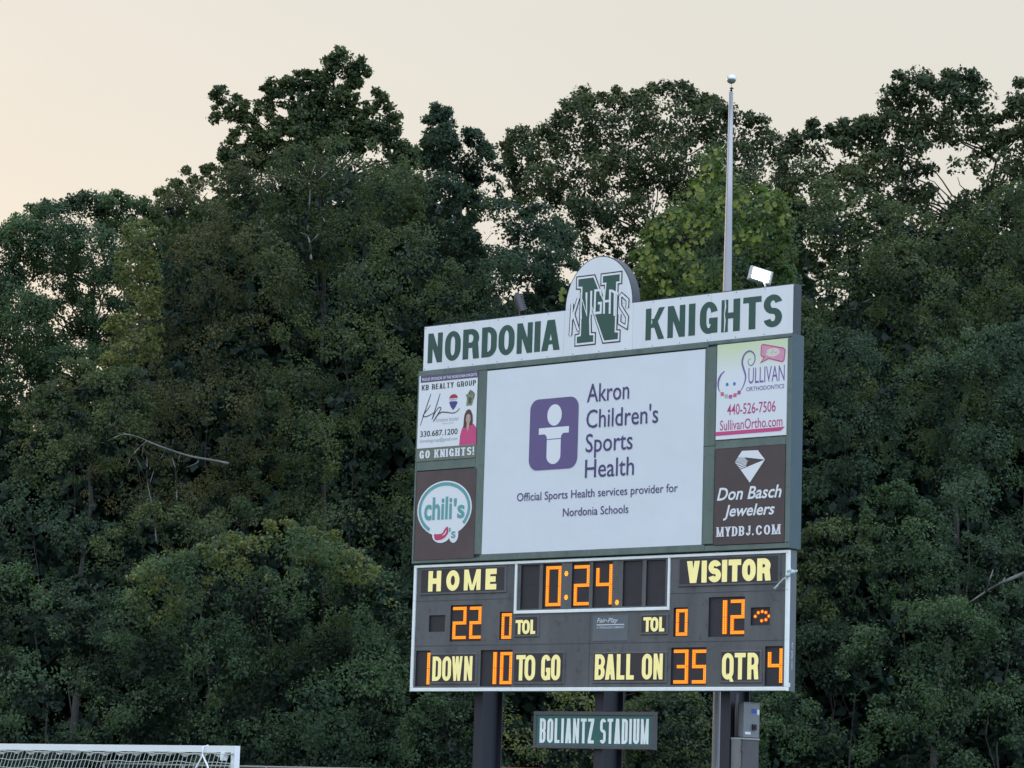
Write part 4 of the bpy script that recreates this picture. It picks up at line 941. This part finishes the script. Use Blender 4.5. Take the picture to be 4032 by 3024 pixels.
def tree(name, poly, D, depth, mt, label, seed, size=.11, lobe=(45, 85), nlobe=40, dens=1.0, nper=34, holes=(), trunk=None, thick_r=.33, core=True, bark=None, group=None, cat='tree', crown='crown', extra=None, droop=.25, shelf=.72, see=False):
    """crown grown inside an outline: big lobes, on them twig clumps, on those leaves; trunk and limbs run up through it"""
    rng = np.random.default_rng(seed); poly = [tuple(map(float, q)) for q in poly]
    xs = [q[0] for q in poly]; ys = [q[1] for q in poly]; m_px = D / 6034.0
    tb = trunk or ((min(xs) + max(xs)) / 2, 0)
    base = at(tb[0], 1659, D); base = (float(base[0]), float(base[1]), 0.0)
    t = thing(name, base, board=False, label=label, cat=cat, group=group)
    # lobes
    if core: lobe = (lobe[0] * 1.25, lobe[1] * 1.5); nlobe = int(nlobe * .8)
    LC = []; nper = int(nper * (.62 if thick_r < .35 else 1) * (1.65 if core else 1.15)); size = size * (.84 if core else .94)
    tries = 0
    while len(LC) < nlobe and tries < nlobe * 60:
        tries += 1
        q = np.array([[rng.uniform(min(xs), max(xs)), rng.uniform(min(ys), max(ys))]]); i_, dd = inside(q, poly)
        if not i_[0]: continue
        r = min(rng.uniform(*lobe), max(dd[0] * 1.02, 15))
        if any(math.hypot(q[0, 0] - c[0], q[0, 1] - c[1]) < .50 * (r + c[2]) * (.8 if tries > nlobe * 20 else 1) for c in LC): continue
        LC.append((q[0, 0], q[0, 1], r, dd[0]))
    CC, RR, NN = [], [], []
    for x, y, r, dd in LC:
        rm = r * m_px; c = at(x, y, D + rng.uniform(-1, 1) * 1.25 * depth * min(1, dd / 80)); 
        n = max(5, int(dens * 9.0 * (rm / thick_r) ** 2 * .55 + 3))
        d = rng.normal(size=(n, 3)); d /= np.linalg.norm(d, axis=1)[:, None]; d[:, 1] = np.where(rng.random(n) < .62, -np.abs(d[:, 1]), d[:, 1]); d[:, 2] = np.where((d[:, 2] < -.15) & (rng.random(n) < shelf), -d[:, 2], d[:, 2])
        rad = rm * rng.uniform(.72, 1.02, n); CC.append(c + d * rad[:, None] * np.array([1, 1.15, 1])); RR.append(np.minimum(rng.uniform(.55, 1.15, n) * thick_r, rm * .9)); NN.append(d)
    # edge sprigs along the outline so that it stays ragged
    n_e = 0
    per = sum(math.dist(poly[i], poly[(i + 1) % len(poly)]) for i in range(len(poly)))
    ne = int(per / (22 if dens > .8 else 30))
    e = []
    for _ in range(ne):
        s = rng.uniform(0, per)
        for i in range(len(poly)):
            L_ = math.dist(poly[i], poly[(i + 1) % len(poly)])
            if s < L_: e.append((poly[i][0] + (poly[(i + 1) % len(poly)][0] - poly[i][0]) * s / L_, poly[i][1] + (poly[(i + 1) % len(poly)][1] - poly[i][1]) * s / L_)); break
            s -= L_
    e = np.array(e); e += rng.normal(size=e.shape) * 5
    CC.append(atv(e[:, 0], e[:, 1] + 8, D + rng.uniform(-.6, .6, len(e)) * depth * .5)); RR.append(rng.uniform(.45, .85, len(e)) * thick_r); NN.append(np.tile([0, -.3, .5], (len(e), 1)))
    if extra is not None:
        ex_ = np.array(extra, float); j_ = ex_.copy(); j_[:, :2] += rng.normal(size=(len(ex_), 2)) * ex_[:, 2:3] * .75; j_[:, 2] *= .62; ex_ = np.concatenate([ex_, j_]); extra = [tuple(q) for q in ex_]
        for x, y, r in ex_:
            k = max(4, int(r * r / 34)); rr_ = np.sqrt(rng.random(k)) * max(0, r - 5); aa = rng.uniform(0, 2 * PI, k)
            CC.append(atv(x + rr_ * np.cos(aa), y + rr_ * np.sin(aa), np.full(k, D) + rng.uniform(-.3, .3, k))); RR.append(np.full(k, 10.5 * m_px) * rng.uniform(.45, 1.6, k)); NN.append(np.tile([0, -.4, .4], (k, 1)))
    CC = np.concatenate(CC); RR = np.concatenate(RR); NN = np.concatenate(NN)
    # keep below-ground out, thin out the gaps where the sky shows
    dv = CC - np.array([0, 0, CAMZ]); cc = dv @ NPM.T; px = (cc[:, 0] / cc[:, 2] * FPX + 2016) / 1.8228; py = (1512 - cc[:, 1] / cc[:, 2] * FPX) / 1.8228
    keep = CC[:, 2] > .2
    i_, dd = inside(np.stack([px, py], 1), poly); keep &= i_ | (dd < 12)
    if extra is not None:
        kx = np.zeros(len(CC), bool)
        for x, y, r in extra: kx |= np.hypot(px - x, py - y) < r + 8
        keep |= kx
    for hx, hy, hr in holes:
        if see and hr > 9: hr *= 1.22
        keep &= (np.hypot(px - hx, py - hy) > hr * .85 + RR / m_px * .2) | (rng.random(len(CC)) < .08)
    q_ = CC * 1.6; fld = np.sin(q_[:, 0] + 1.7 * np.sin(q_[:, 2] * .8 + seed)) * np.cos(q_[:, 2] * 1.15 + seed * 1.3 + .8 * np.sin(q_[:, 0] * .7)) + .5 * np.sin(q_[:, 1] * 1.3 + seed)
    if core: keep &= (fld > -.42) | (rng.random(len(CC)) < .12)
    CC, RR, NN = CC[keep], RR[keep], NN[keep]
    foliage(crown, CC, RR, nper, size, LM[mt], t, rng, droop=droop, N=NN)
    if core and LC:
        K = []
        for x, y, r, dd in LC:
            if any(math.hypot(x - h[0], y - h[1]) < h[2] + r * .6 for h in holes): continue
            if r < 24: continue
            K.append((x, y, r))
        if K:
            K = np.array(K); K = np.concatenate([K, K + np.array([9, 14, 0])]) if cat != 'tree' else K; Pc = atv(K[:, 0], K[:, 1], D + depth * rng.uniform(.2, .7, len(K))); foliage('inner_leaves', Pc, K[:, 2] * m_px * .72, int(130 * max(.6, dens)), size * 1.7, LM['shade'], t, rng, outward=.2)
    # trunk and limbs
    b = MB(); top = min((c[1], c[0]) for c in LC) if LC else (min(ys), tb[0])
    r0 = (.06 + .008 * (D / 6034 * (max(ys) - min(ys)) + 4)) * (1 if see else (.2 if cat == 'tree' else .15))
    dz_ = 0 if see else depth + .8; base = tuple(at(tb[0], 1659, D + dz_)[:2]) + (0.0,)
    tt = at(top[1] * .5 + tb[0] * .5, top[0] + (190 if see and extra is None else 40 if see else 110), D + .3 * depth + dz_)
    tr_pts = limb(b, base, tt, r0, r0 * .25, rng, 9, .02); b.build('trunk', bark or BARK, t, smooth=True)
    order = sorted(LC, key=lambda c: -c[2])[:(34 if see else 9)] if LC else []
    b = MB()
    tips = [(x, y) for x, y, r, dd in order] + ([(x, y) for x, y, r in extra[:len(extra) // 2]][::2] if extra is not None else [])
    for x, y in tips:
        tip_ = at(x, y, D if see else D + .7 * depth); cand = [q for q in tr_pts if q[2] < tip_[2] - .3] or tr_pts[:1]
        s_ = min(cand[1:] or cand, key=lambda q: abs(math.dist(q, tip_) - 2.4))
        limb(b, s_, tip_, r0 * (.24 if see else .16), .010, rng, 7, .045)
    b.build('limbs', bark or BARK, t, smooth=True)
    return t

A_ = [(-90, 520), (0, 498), (40, 470), (100, 445), (160, 430), (215, 418), (260, 425), (320, 440), (350, 480), (340, 560), (300, 640), (260, 700), (262, 800), (200, 860), (60, 900), (-90, 900)]
AH = [(74, 618, 15), (116, 638, 9), (214, 567, 15), (178, 615, 16), (256, 632, 15), (128, 686, 20), (220, 674, 13), (297, 701, 7), (170, 743, 11), (6, 546, 10), (26, 775, 7), (150, 660, 9), (100, 560, 4), (60, 510, 4), (190, 470, 4)]
tree('dense_tree', A_, 98, 2.2, 'mid', 'hazy grey-green tree at the far left edge with sky gaps between its boughs', 1, .12, (30, 56), 120, 2.5, 40, AH, trunk=(150, 0), thick_r=.42, core=False, see=True, shelf=.4)
C1X = [(470, 226, 13), (520, 222, 12), (522, 258, 14), (548, 268, 14), (575, 256, 14), (500, 300, 14), (520, 318, 18), (486, 322, 14), (548, 300, 18), (612, 222, 14), (632, 205, 16), (640, 178, 12), (690, 160, 14), (706, 180, 14), (722, 122, 12), (736, 110, 9), (770, 140, 12), (758, 178, 14), (748, 205, 14), (815, 200, 12), (838, 232, 12), (812, 225, 14), (856, 262, 12), (838, 286, 14), (590, 205, 12), (584, 178, 10), (475, 200, 16), (505, 212, 14), (495, 245, 18), (465, 255, 12), (530, 235, 10), (560, 240, 14), (585, 232, 18), (600, 190, 24), (620, 175, 14), (650, 190, 14), (665, 160, 16), (680, 185, 22), (690, 215, 22), (650, 215, 18), (720, 140, 18), (742, 122, 17), (755, 155, 22), (790, 155, 15), (770, 180, 14), (730, 200, 16), (760, 225, 18), (700, 250, 28), (640, 260, 24), (600, 270, 20), (560, 285, 20), (580, 310, 24), (540, 320, 24), (490, 335, 18), (500, 355, 16), (740, 260, 28), (780, 250, 18), (800, 235, 16), (825, 208, 16), (845, 250, 15), (820, 270, 22), (850, 290, 12), (790, 300, 28), (700, 310, 38), (640, 320, 34), (850, 330, 24), (885, 330, 18), (450, 365, 17), (420, 385, 15), (375, 395, 14), (355, 412, 14), (400, 415, 22), (740, 300, 30), (670, 285, 22), (620, 300, 24), (560, 345, 26), (510, 375, 24), (700, 190, 16), (714, 165, 12), (640, 240, 18), (668, 245, 22), (720, 225, 20), (746, 240, 20), (700, 275, 24), (660, 300, 24), (772, 275, 22), (800, 268, 16), (618, 330, 26), (585, 335, 20), (830, 300, 20), (870, 345, 20)]
C1 = [(335, 430), (380, 405), (440, 385), (480, 365), (515, 345), (540, 310), (575, 290), (600, 262), (640, 250), (655, 215), (680, 195), (700, 215), (735, 190), (765, 215), (770, 255), (800, 250), (830, 265), (850, 300), (880, 325), (905, 350), (905, 480), (700, 560), (450, 560), (345, 500)]
tree('dense_tree', C1, 82, 1.5, 'olive', 'tall tree with tufted star-like leaf clusters reaching highest, left of centre', 2, .135, (20, 40), 70, 1.1, 27, ((716, 352, 9), (730, 505, 6), (362, 508, 4), (525, 300, 14), (565, 258, 10), (600, 225, 10), (640, 215, 8), (620, 300, 12), (590, 325, 7), (700, 240, 8), (725, 262, 7), (775, 228, 10), (800, 220, 8), (655, 268, 7), (705, 300, 6), (745, 285, 6), (560, 320, 7), (665, 225, 6), (690, 330, 7)), trunk=(690, 0), thick_r=.36, extra=C1X, core=False, droop=.0, see=True, shelf=.3)
B_ = [(345, 425), (400, 398), (470, 372), (530, 345), (590, 322), (650, 312), (700, 345), (680, 620), (640, 900), (560, 1100), (420, 1180), (260, 1150), (180, 1040), (60, 960), (40, 880), (120, 820), (235, 770), (280, 640), (262, 560), (300, 480)]
tree('dense_tree', B_, 79, 2.6, 'brown', 'brownish-green broad tree filling the left side under the tufted treetop', 3, .10, (38, 70), 75, 1.05, 30, ((24, 800, 9),), trunk=(430, 0))
V_ = [(270, 500), (310, 470), (340, 500), (330, 600), (345, 700), (330, 790), (280, 780), (262, 820), (215, 770), (230, 700), (262, 690), (290, 640), (250, 600), (262, 540)]
tree('leafy_vine', V_, 76, .9, 'bright', 'yellow-green vine-covered tree strip left of the brownish tree', 4, .12, (20, 34), 30, .9, 26, ((297, 701, 9), (252, 630, 14), (300, 745, 5)), trunk=(300, 0), core=False)
V2 = [(120, 800), (140, 775), (180, 770), (210, 800), (240, 800), (300, 790), (330, 860), (300, 960), (230, 1010), (120, 1060), (40, 1040), (20, 940), (60, 880)]
tree('bush_tree', V2, 75, 1.4, 'olive', 'olive tree with yellowish tips at middle left, under the sky gaps', 5, .11, (26, 50), 44, .95, 28, ((20, 870, 9),), trunk=(170, 0))
H_ = [(590, 345), (640, 312), (700, 296), (790, 300), (860, 325), (895, 350), (930, 420), (980, 520), (1010, 650), (985, 900), (930, 1150), (820, 1260), (640, 1240), (560, 1100), (540, 900), (600, 700), (560, 520)]
tree('dense_tree', H_, 77, 2.4, 'olive', 'broad dark olive tree in the left centre behind the rounded bush', 6, .105, (40, 72), 72, 1.05, 30, trunk=(760, 0))
D_ = [(895, 340), (922, 300), (932, 245), (945, 232), (962, 236), (978, 262), (990, 300), (1012, 288), (1030, 282), (1048, 318), (1062, 330), (1082, 345), (1078, 400), (1110, 430), (1180, 445), (1235, 500), (1245, 570), (1215, 650), (1000, 720), (905, 620), (880, 440)]
tree('feathery_tree', D_, 86, 1.8, 'dark', 'dark feathery tree with thin upright tips, just right of the tallest treetop', 7, .14, (20, 48), 76, 1.25, 28, ((1035, 345, 8), (1080, 380, 12), (1068, 345, 8), (1060, 505, 8), (1048, 515, 7), (1075, 512, 6), (1003, 470, 4), (1090, 455, 6)), trunk=(1020, 0), thick_r=.36, extra=[(943, 238, 5), (936, 262, 6), (964, 246, 5), (950, 255, 7), (1010, 286, 5), (1030, 288, 6), (955, 275, 9), (948, 292, 11), (975, 290, 6), (985, 310, 10), (1040, 325, 9), (1020, 310, 8), (920, 315, 6), (1060, 335, 6), (925, 300, 5)])
D2 = [(1000, 640), (1080, 560), (1180, 520), (1240, 560), (1250, 640), (1180, 700), (1100, 740), (1000, 800), (960, 1000), (910, 1200), (880, 1280), (860, 1100), (900, 860), (940, 700)]
tree('dense_tree', D2, 80, 1.8, 'dark', 'dark green tree mass directly left of the header sign', 8, .105, (36, 64), 42, 1.1, 30, ((1048, 515, 10), (1045, 610, 6)), trunk=(960, 0))
E_ = [(1085, 292), (1105, 300), (1124, 274), (1148, 310), (1172, 277), (1189, 253), (1213, 256), (1222, 223), (1258, 191), (1285, 208), (1310, 215), (1329, 194), (1353, 214), (1395, 197), (1407, 190), (1433, 182), (1463, 182), (1499, 205), (1505, 226), (1532, 211), (1570, 232), (1612, 250), (1645, 262), (1673, 298), (1697, 316), (1700, 420), (1690, 560), (1560, 640), (1440, 600), (1340, 560), (1300, 545), (1230, 545), (1160, 500), (1120, 440), (1085, 410), (1100, 350)]
EH = [(1086, 365, 12), (1082, 402, 10), (1299, 509, 20), (1245, 540, 16), (1377, 521, 11), (1165, 458, 24), (1140, 480, 12), (1418, 417, 14), (1404, 446, 16), (1478, 336, 10), (1085, 423, 12), (1219, 461, 16), (1338, 411, 8), (1435, 435, 10), (1180, 340, 10), (1200, 375, 8), (1265, 420, 9), (1310, 540, 10), (1280, 485, 9), (1195, 490, 12), (1350, 545, 8), (1390, 490, 8), (1240, 300, 5), (1480, 250, 5), (1120, 345, 7), (1160, 390, 8), (1300, 350, 5), (1360, 330, 5), (1335, 470, 7), (1455, 300, 5)]
tree('dense_tree', E_, 104, 2.4, 'crown', 'round-crowned tree in the centre, pierced by many points of sky, behind the header sign', 9, .16, (24, 44), 180, 1.4, 27, EH, trunk=(1350, 0), thick_r=.42, core=False, see=True, shelf=.4)
F_ = [(1375, 590), (1372, 560), (1395, 520), (1418, 470), (1465, 445), (1488, 400), (1515, 352), (1542, 322), (1570, 325), (1592, 395), (1650, 410), (1690, 425), (1702, 470), (1690, 540), (1704, 620), (1690, 700), (1400, 700), (1385, 640)]
ft = tree('linden_tree', F_, 61, 1.0, 'lime', 'lime-green large-leaved tree right behind the header sign, around the flagpole', 10, .125, (26, 44), 42, .9, 22, trunk=(1540, 0), thick_r=.42, crown='crown', core=False)
F2 = [(1395, 560), (1430, 500), (1500, 440), (1560, 390), (1640, 430), (1705, 480), (1720, 640), (1500, 720), (1380, 660)]
tree('dense_tree', F2, 66, 1.2, 'mid', 'deeper green tree just behind the lime-green large-leaved one', 11, .12, (32, 56), 30, 1.0, 30, trunk=(1600, 0))
G_ = [(1690, 330), (1715, 298), (1735, 290), (1765, 265), (1790, 285), (1807, 256), (1848, 256), (1881, 262), (1905, 250), (1912, 215), (1923, 190), (1938, 170), (1962, 170), (1977, 149), (2009, 170), (2014, 212), (2028, 195), (2022, 178), (2060, 152), (2084, 146), (2113, 161), (2134, 196), (2146, 256), (2150, 318), (2163, 277), (2180, 241), (2190, 195), (2212, 172), (2310, 150), (2310, 640), (1900, 640), (1700, 560)]
GH_ = [(2072, 250, 14), (1926, 289, 14), (1962, 321, 14), (1780, 312, 14), (1712, 342, 14), (2036, 360, 16), (2024, 390, 20), (2090, 363, 18), (2134, 345, 16), (2054, 420, 18), (2104, 405, 14), (2050, 330, 10), (1732, 554, 8), (1768, 512, 6), (1810, 417, 8), (2000, 300, 7), (1980, 230, 5), (2050, 215, 6), (2100, 230, 6), (1850, 300, 7), (1880, 330, 8), (2160, 330, 8), (2075, 390, 14), (2035, 445, 9), (1925, 500, 5), (1745, 330, 7)]
tree('dense_tree', G_, 86, 1.8, 'crown', 'tall twin-topped tree on the right with sky showing between its large leaves', 12, .165, (24, 44), 180, 1.45, 27, GH_, trunk=(2010, 0), thick_r=.40, core=False, see=True, shelf=.4)
R1 = [(1690, 440), (1760, 400), (1850, 400), (1930, 440), (1990, 460), (2040, 490), (2120, 430), (2310, 330), (2310, 1000), (2000, 1020), (1720, 900), (1700, 600)]
tree('dense_tree', R1, 76, 2.6, 'olive', 'dense olive-green tree across the right side, below the twin treetops', 13, .115, (38, 70), 90, 1.0, 30, ((1732, 554, 9), (1768, 512, 7), (1760, 668, 5), (1745, 640, 4)), trunk=(2060, 0))
R2 = [(1715, 720), (1800, 700), (1900, 740), (1960, 820), (1940, 960), (1870, 1060), (1790, 1120), (1720, 1100)]
tree('dense_tree', R2, 71, 1.5, 'dark', 'dark tree immediately right of the sponsor frame', 14, .105, (34, 60), 32, 1.0, 30, trunk=(1830, 0))
R3 = [(1940, 820), (2040, 740), (2160, 700), (2310, 680), (2310, 1200), (2200, 1280), (2080, 1260), (1990, 1180), (1930, 1040)]
tree('dense_tree', R3, 72, 1.8, 'blue', 'dusky blue-green tree at the right edge, halfway up', 15, .105, (36, 66), 46, 1.0, 30, ((2112, 1112, 5), (2185, 1112, 3)), trunk=(2160, 0))
R4 = [(1880, 1060), (1940, 1040), (2040, 1120), (2060, 1260), (1990, 1330), (1900, 1300), (1860, 1180)]
tree('dense_tree', R4, 68, 1.2, 'mid', 'mid-green leaning tree right of the scoreboard, above the large round bush', 16, .105, (30, 54), 24, 1.0, 30, trunk=(1960, 0))
R5 = [(1722, 1160), (1790, 1120), (1860, 1135), (1885, 1200), (1850, 1280), (1790, 1320), (1722, 1300)]
tree('shrub', R5, 66, .9, 'olive', 'olive shrub touching the right edge of the scoreboard', 17, .105, (26, 44), 18, 1.0, 30, trunk=(1780, 0), cat='bush')
R6 = [(1812, 1440), (1870, 1350), (1960, 1300), (2060, 1290), (2140, 1340), (2190, 1460), (2200, 1720), (1900, 1720), (1850, 1640), (1885, 1520)]
tree('round_bush', R6, 62, 1.5, 'mid', 'large rounded grey-green bush at the lower right', 18, .10, (34, 62), 42, 1.05, 32, trunk=(2020, 0), cat='bush')
R7 = [(2140, 1300), (2230, 1240), (2310, 1260), (2310, 1720), (2200, 1720), (2190, 1480)]
tree('shrub', R7, 63, 1.2, 'dark', 'dark shrub in the lower right corner', 19, .10, (34, 58), 22, 1.0, 30, trunk=(2250, 0), cat='bush')
R8 = [(1640, 1520), (1700, 1490), (1780, 1530), (1830, 1640), (1840, 1720), (1640, 1720)]
tree('shrub', R8, 63, .9, 'mid', 'green shrub behind the electrical boxes', 20, .095, (24, 44), 18, .95, 28, trunk=(1730, 0), cat='bush')
L1 = [(1075, 1540), (1130, 1500), (1220, 1480), (1290, 1500), (1330, 1600), (1320, 1720), (1075, 1720)]
tree('shrub', L1, 62, .9, 'bright', 'light green shrub between the left and middle columns', 21, .095, (24, 44), 24, .95, 28, trunk=(1190, 0), cat='bush')
L2 = [(1340, 1530), (1420, 1480), (1500, 1500), (1540, 1600), (1545, 1720), (1335, 1720)]
tree('shrub', L2, 63, .9, 'olive', 'olive shrub between the middle column and the flagpole', 22, .095, (24, 44), 20, .95, 28, trunk=(1440, 0), cat='bush')
I1 = [(285, 1260), (330, 1200), (400, 1190), (470, 1160), (540, 1150), (600, 1130), (660, 1150), (720, 1160), (790, 1210), (850, 1240), (870, 1300), (840, 1380), (880, 1480), (860, 1720), (300, 1720), (230, 1600), (260, 1450), (240, 1360)]
tree('round_bush', I1, 64, 2.0, 'mid', 'huge rounded bush at lower left with light green upper leaves', 23, .10, (38, 66), 95, 1.05, 34, trunk=(560, 0), cat='bush')
I2 = [(285, 1255), (330, 1205), (400, 1195), (470, 1165), (540, 1150), (600, 1130), (660, 1150), (720, 1160), (790, 1210), (840, 1240), (840, 1290), (740, 1260), (640, 1230), (520, 1240), (420, 1280), (330, 1340)]
tree('leafy_vine', I2, 62.6, .8, 'bright', 'yellow-green vine spread over the top of the huge rounded bush', 24, .10, (16, 30), 30, .8, 24, trunk=(560, 0), core=False, cat='vine')
I3 = [(880, 1560), (930, 1500), (990, 1540), (1060, 1620), (1075, 1720), (870, 1720)]
tree('shrub', I3, 62, .9, 'mid', 'small green shrub left of the leftmost column', 25, .095, (22, 40), 18, .95, 28, trunk=(960, 0), cat='bush')
J1 = [(-90, 1250), (-20, 1220), (60, 1230), (110, 1300), (160, 1420), (240, 1560), (240, 1720), (-90, 1720)]
tree('shrub', J1, 63, 1.4, 'mid', 'green shrub in the lower left corner behind the goal', 26, .10, (34, 60), 34, 1.0, 30, trunk=(60, 0), cat='bush')
J2 = [(-90, 1060), (20, 1040), (120, 1080), (230, 1130), (300, 1180), (290, 1300), (240, 1460), (180, 1480), (100, 1320), (-90, 1280)]
tree('dense_tree', J2, 69, 1.5, 'dark', 'dark shaded tree at the left edge, above the corner shrub', 27, .10, (34, 62), 36, .55, 30, trunk=(120, 0))
J3 = [(200, 1170), (270, 1130), (300, 1100), (350, 1080), (420, 1120), (520, 1080), (560, 1120), (520, 1180), (420, 1220), (320, 1240), (240, 1240)]
tree('shrub', J3, 68, 1.0, 'olive', 'olive shrub at the foot of the bare saplings on the left', 28, .10, (24, 44), 26, 1.0, 28, trunk=(380, 0), cat='bush')
K1 = [(900, 1000), (960, 900), (1000, 850), (1020, 1200), (1000, 1500), (930, 1500), (860, 1420), (870, 1200)]
tree('dense_tree', K1, 76, 1.5, 'dark', 'deep shaded tree close to the left edge of the scoreboard', 29, .10, (32, 56), 26, .85, 28, trunk=(940, 0))

for P_, D_n, l_, sd_n, c_n in (([(1715, 1270), (1850, 1280), (1900, 1380), (1850, 1500), (1715, 1520)], 67, 'dark shrub filling the gap right of the scoreboard, above the lowest shrubs', 61, 'dark'),
        ([(110, 1230), (250, 1220), (300, 1300), (270, 1600), (210, 1560), (120, 1380)], 66.5, 'dark shrub between the corner shrub and the huge rounded bush', 62, 'dark'),
        ([(860, 1330), (960, 1300), (1080, 1440), (1090, 1720), (880, 1720)], 67.5, 'dark shrub behind the leftmost steel column', 63, 'dark'),
        ([(1250, 1450), (1500, 1450), (1730, 1460), (1730, 1720), (1250, 1720)], 68, 'dark undergrowth shrub behind the stadium name sign', 64, 'dark'),
        ([(2040, 1150), (2160, 1180), (2310, 1180), (2310, 1400), (2180, 1420), (2060, 1330)], 69, 'dark shrub behind the leaning branch at the right edge', 65, 'dark')):
    tree('shrub', P_, D_n, 1.0, c_n, l_, sd_n, .105, (34, 58), 30, 1.0, 30, trunk=(sum(q[0] for q in P_) / len(P_), 0), cat='bush')

# the wood behind: one mass nobody could count
def wood(poly, D, depth, n, size, mt, seed):
    rng = np.random.default_rng(seed); P = np.stack([rng.uniform(-300, 2520, n * 3), rng.uniform(min(q[1] for q in poly), 1720, n * 3)], 1)
    i_, dd = inside(P, poly); P = P[i_][:n]; C_ = atv(P[:, 0], P[:, 1], D + rng.uniform(-1, 1, len(P)) * depth); C_ = C_[C_[:, 2] > .3]
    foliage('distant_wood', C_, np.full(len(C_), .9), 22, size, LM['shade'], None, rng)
W_ = [(-300, 930), (0, 910), (60, 880), (240, 830), (320, 640), (360, 470), (520, 420), (860, 380), (1000, 470), (1010, 640), (1100, 660), (1260, 640), (1400, 620), (1440, 500), (1600, 420), (1700, 470), (1760, 700), (1860, 600), (1960, 540), (2160, 520), (2520, 430), (2520, 1720), (-300, 1720)]
wood(W_, 112, 4, 6500, .55, 'dark', 50)
wood([(x, y + 60) for x, y in W_[:-2]] + W_[-2:], 120, 3, 6000, .7, 'dark', 51)

# ------------------------------------------------------------------ bare branches and dead wood
mat('deadwood', (.135, .135, .12), .8, var=.2, vscale=5)
def bare(name, lab, cat, lines, D, mt, r):
    p0 = at(lines[0][0][0], lines[0][0][1], D); base = (float(p0[0]), float(p0[1]), 0.0)
    t = thing(name, base, board=False, label=lab, cat=cat)
    rng = np.random.default_rng(len(lines) * 7 + int(D))
    for i, ln in enumerate(lines):
        b = MB(); P_ = [tuple(at(x, y, D + .3 * math.sin(i * 2.1 + j))) for j, (x, y) in enumerate(smooth_line(ln, 4))]
        rr = r * (1 if i == 0 else .5); b.tube(P_, [rr * (1 - .75 * j / (len(P_) - 1)) for j in range(len(P_))], 6); b.build('main_stem' if i == 0 else 'side_branch', mt, t, smooth=True)
bare('dead_branch', 'long pale dead branch sticking out sideways in the left trees', 'branch', [[(492, 1001), (450, 993), (400, 983), (340, 962), (300, 945), (265, 935)], [(300, 945), (270, 938), (248, 945), (232, 953)], [(318, 952), (300, 968), (285, 985), (277, 1002)], [(430, 990), (425, 1000), (402, 1010)]], 71.6, MATS['deadwood'], .042)
bare('bare_sapling', 'thin bare sapling, left one of two, below the pale dead branch', 'sapling', [[(338, 1170), (330, 1100), (318, 1040), (318, 1000), (316, 975)], [(318, 1040), (300, 1000), (285, 975)], [(322, 1050), (335, 1010), (350, 985), (362, 965)], [(318, 1010), (308, 985), (310, 960)]], 66.5, mat('sapling_bark', (.075, .075, .062), .8), .020)
bare('bare_sapling', 'thin bare sapling, right one of two, below the pale dead branch', 'sapling', [[(382, 1080), (380, 1020), (372, 985), (374, 950)], [(378, 1010), (388, 985), (392, 960)]], 66.5, MATS['sapling_bark'], .018)
bare('pale_snag', 'pale thin dead trunk showing inside the tall tufted tree', 'snag', [[(664, 500), (667, 455), (671, 400), (676, 370), (688, 340)], [(680, 395), (700, 378), (722, 358), (735, 352)]], 78.3, MATS['deadwood'], .035)
bare('broken_snag', 'small forked pale snag in the middle of the left trees', 'snag', [[(672, 560), (670, 530), (664, 510), (648, 502)], [(670, 525), (684, 510), (694, 496)], [(702, 480), (697, 470), (690, 470)]], 75.2, MATS['deadwood'], .035)
bare('leaning_branch', 'dark grey leaning branch at the right edge', 'branch', [[(2230, 1232), (2180, 1252), (2130, 1278), (2088, 1306)], [(2130, 1278), (2142, 1240), (2152, 1215)], [(2165, 1260), (2172, 1245), (2176, 1230)]], 66, mat('grey_bark', (.11, .105, .095), .8), .055)

# large individual leaves of the lime tree, nearest the field
rng = np.random.default_rng(77)
P_ = []
lobesF = [(1395, 590, 20), (1400, 545, 22), (1430, 500, 26), (1470, 470, 24), (1500, 420, 22), (1530, 370, 22), (1545, 335, 14), (1470, 540, 30), (1510, 500, 28), (1420, 590, 22), (1610, 440, 26), (1655, 440, 24), (1690, 470, 16), (1640, 500, 22), (1500, 590, 26), (1440, 620, 18), (1560, 440, 20), (1600, 520, 26), (1215, 632, 10), (1212, 645, 8)]
w_ = np.array([r * r for *_, r in lobesF], float); w_ /= w_.sum()
bmesh_pts = [(0, -.5), (.30, -.38), (.46, -.12), (.40, .12), (.18, .38), (0, .56), (-.18, .38), (-.40, .12), (-.46, -.12), (-.30, -.38)]
me = bpy.data.meshes.new('leaf'); vs_ = [(x, y, .10 * abs(x) + .05 * y * y) for x, y in bmesh_pts] + [(0, 0, -.02)]
me.from_pydata(vs_, [], [(i, (i + 1) % 10, 10) for i in range(10)]); me.materials.append(leafmat('leaf_large', (.155, .225, .05), (.28, .335, .085), .4, .42)); me.update()
me2 = me.copy(); me2.materials[0] = leafmat('leaf_large_green', (.10, .16, .04), (.18, .24, .06), .35, .45)
basev = Vector(ft['_b'])
for i in range(280):
    k = rng.choice(len(lobesF), p=w_) if i > 8 else 18 + (i % 2); x, y, r = lobesF[k]
    a, q = rng.uniform(0, 2 * PI), math.sqrt(rng.random()) * r
    p = at(x + q * math.cos(a), y + q * math.sin(a), 59.6 + rng.uniform(-.35, .5))
    o = bpy.data.objects.new('leaf', me if rng.random() < .62 else me2); COL.objects.link(o); o.parent = ft; o.location = Vector(p) - basev
    o.rotation_euler = (math.radians(rng.uniform(35, 110)), math.radians(rng.uniform(-35, 35)), math.radians(rng.uniform(-60, 60)) + (PI if rng.random() < .0 else 0))
    s = rng.uniform(.09, .15); o.scale = (s, s, s)
print('LEAVES', NLEAF, 'objects', len(bpy.data.objects))
for o in bpy.data.objects:
    if '_b' in o: del o['_b']
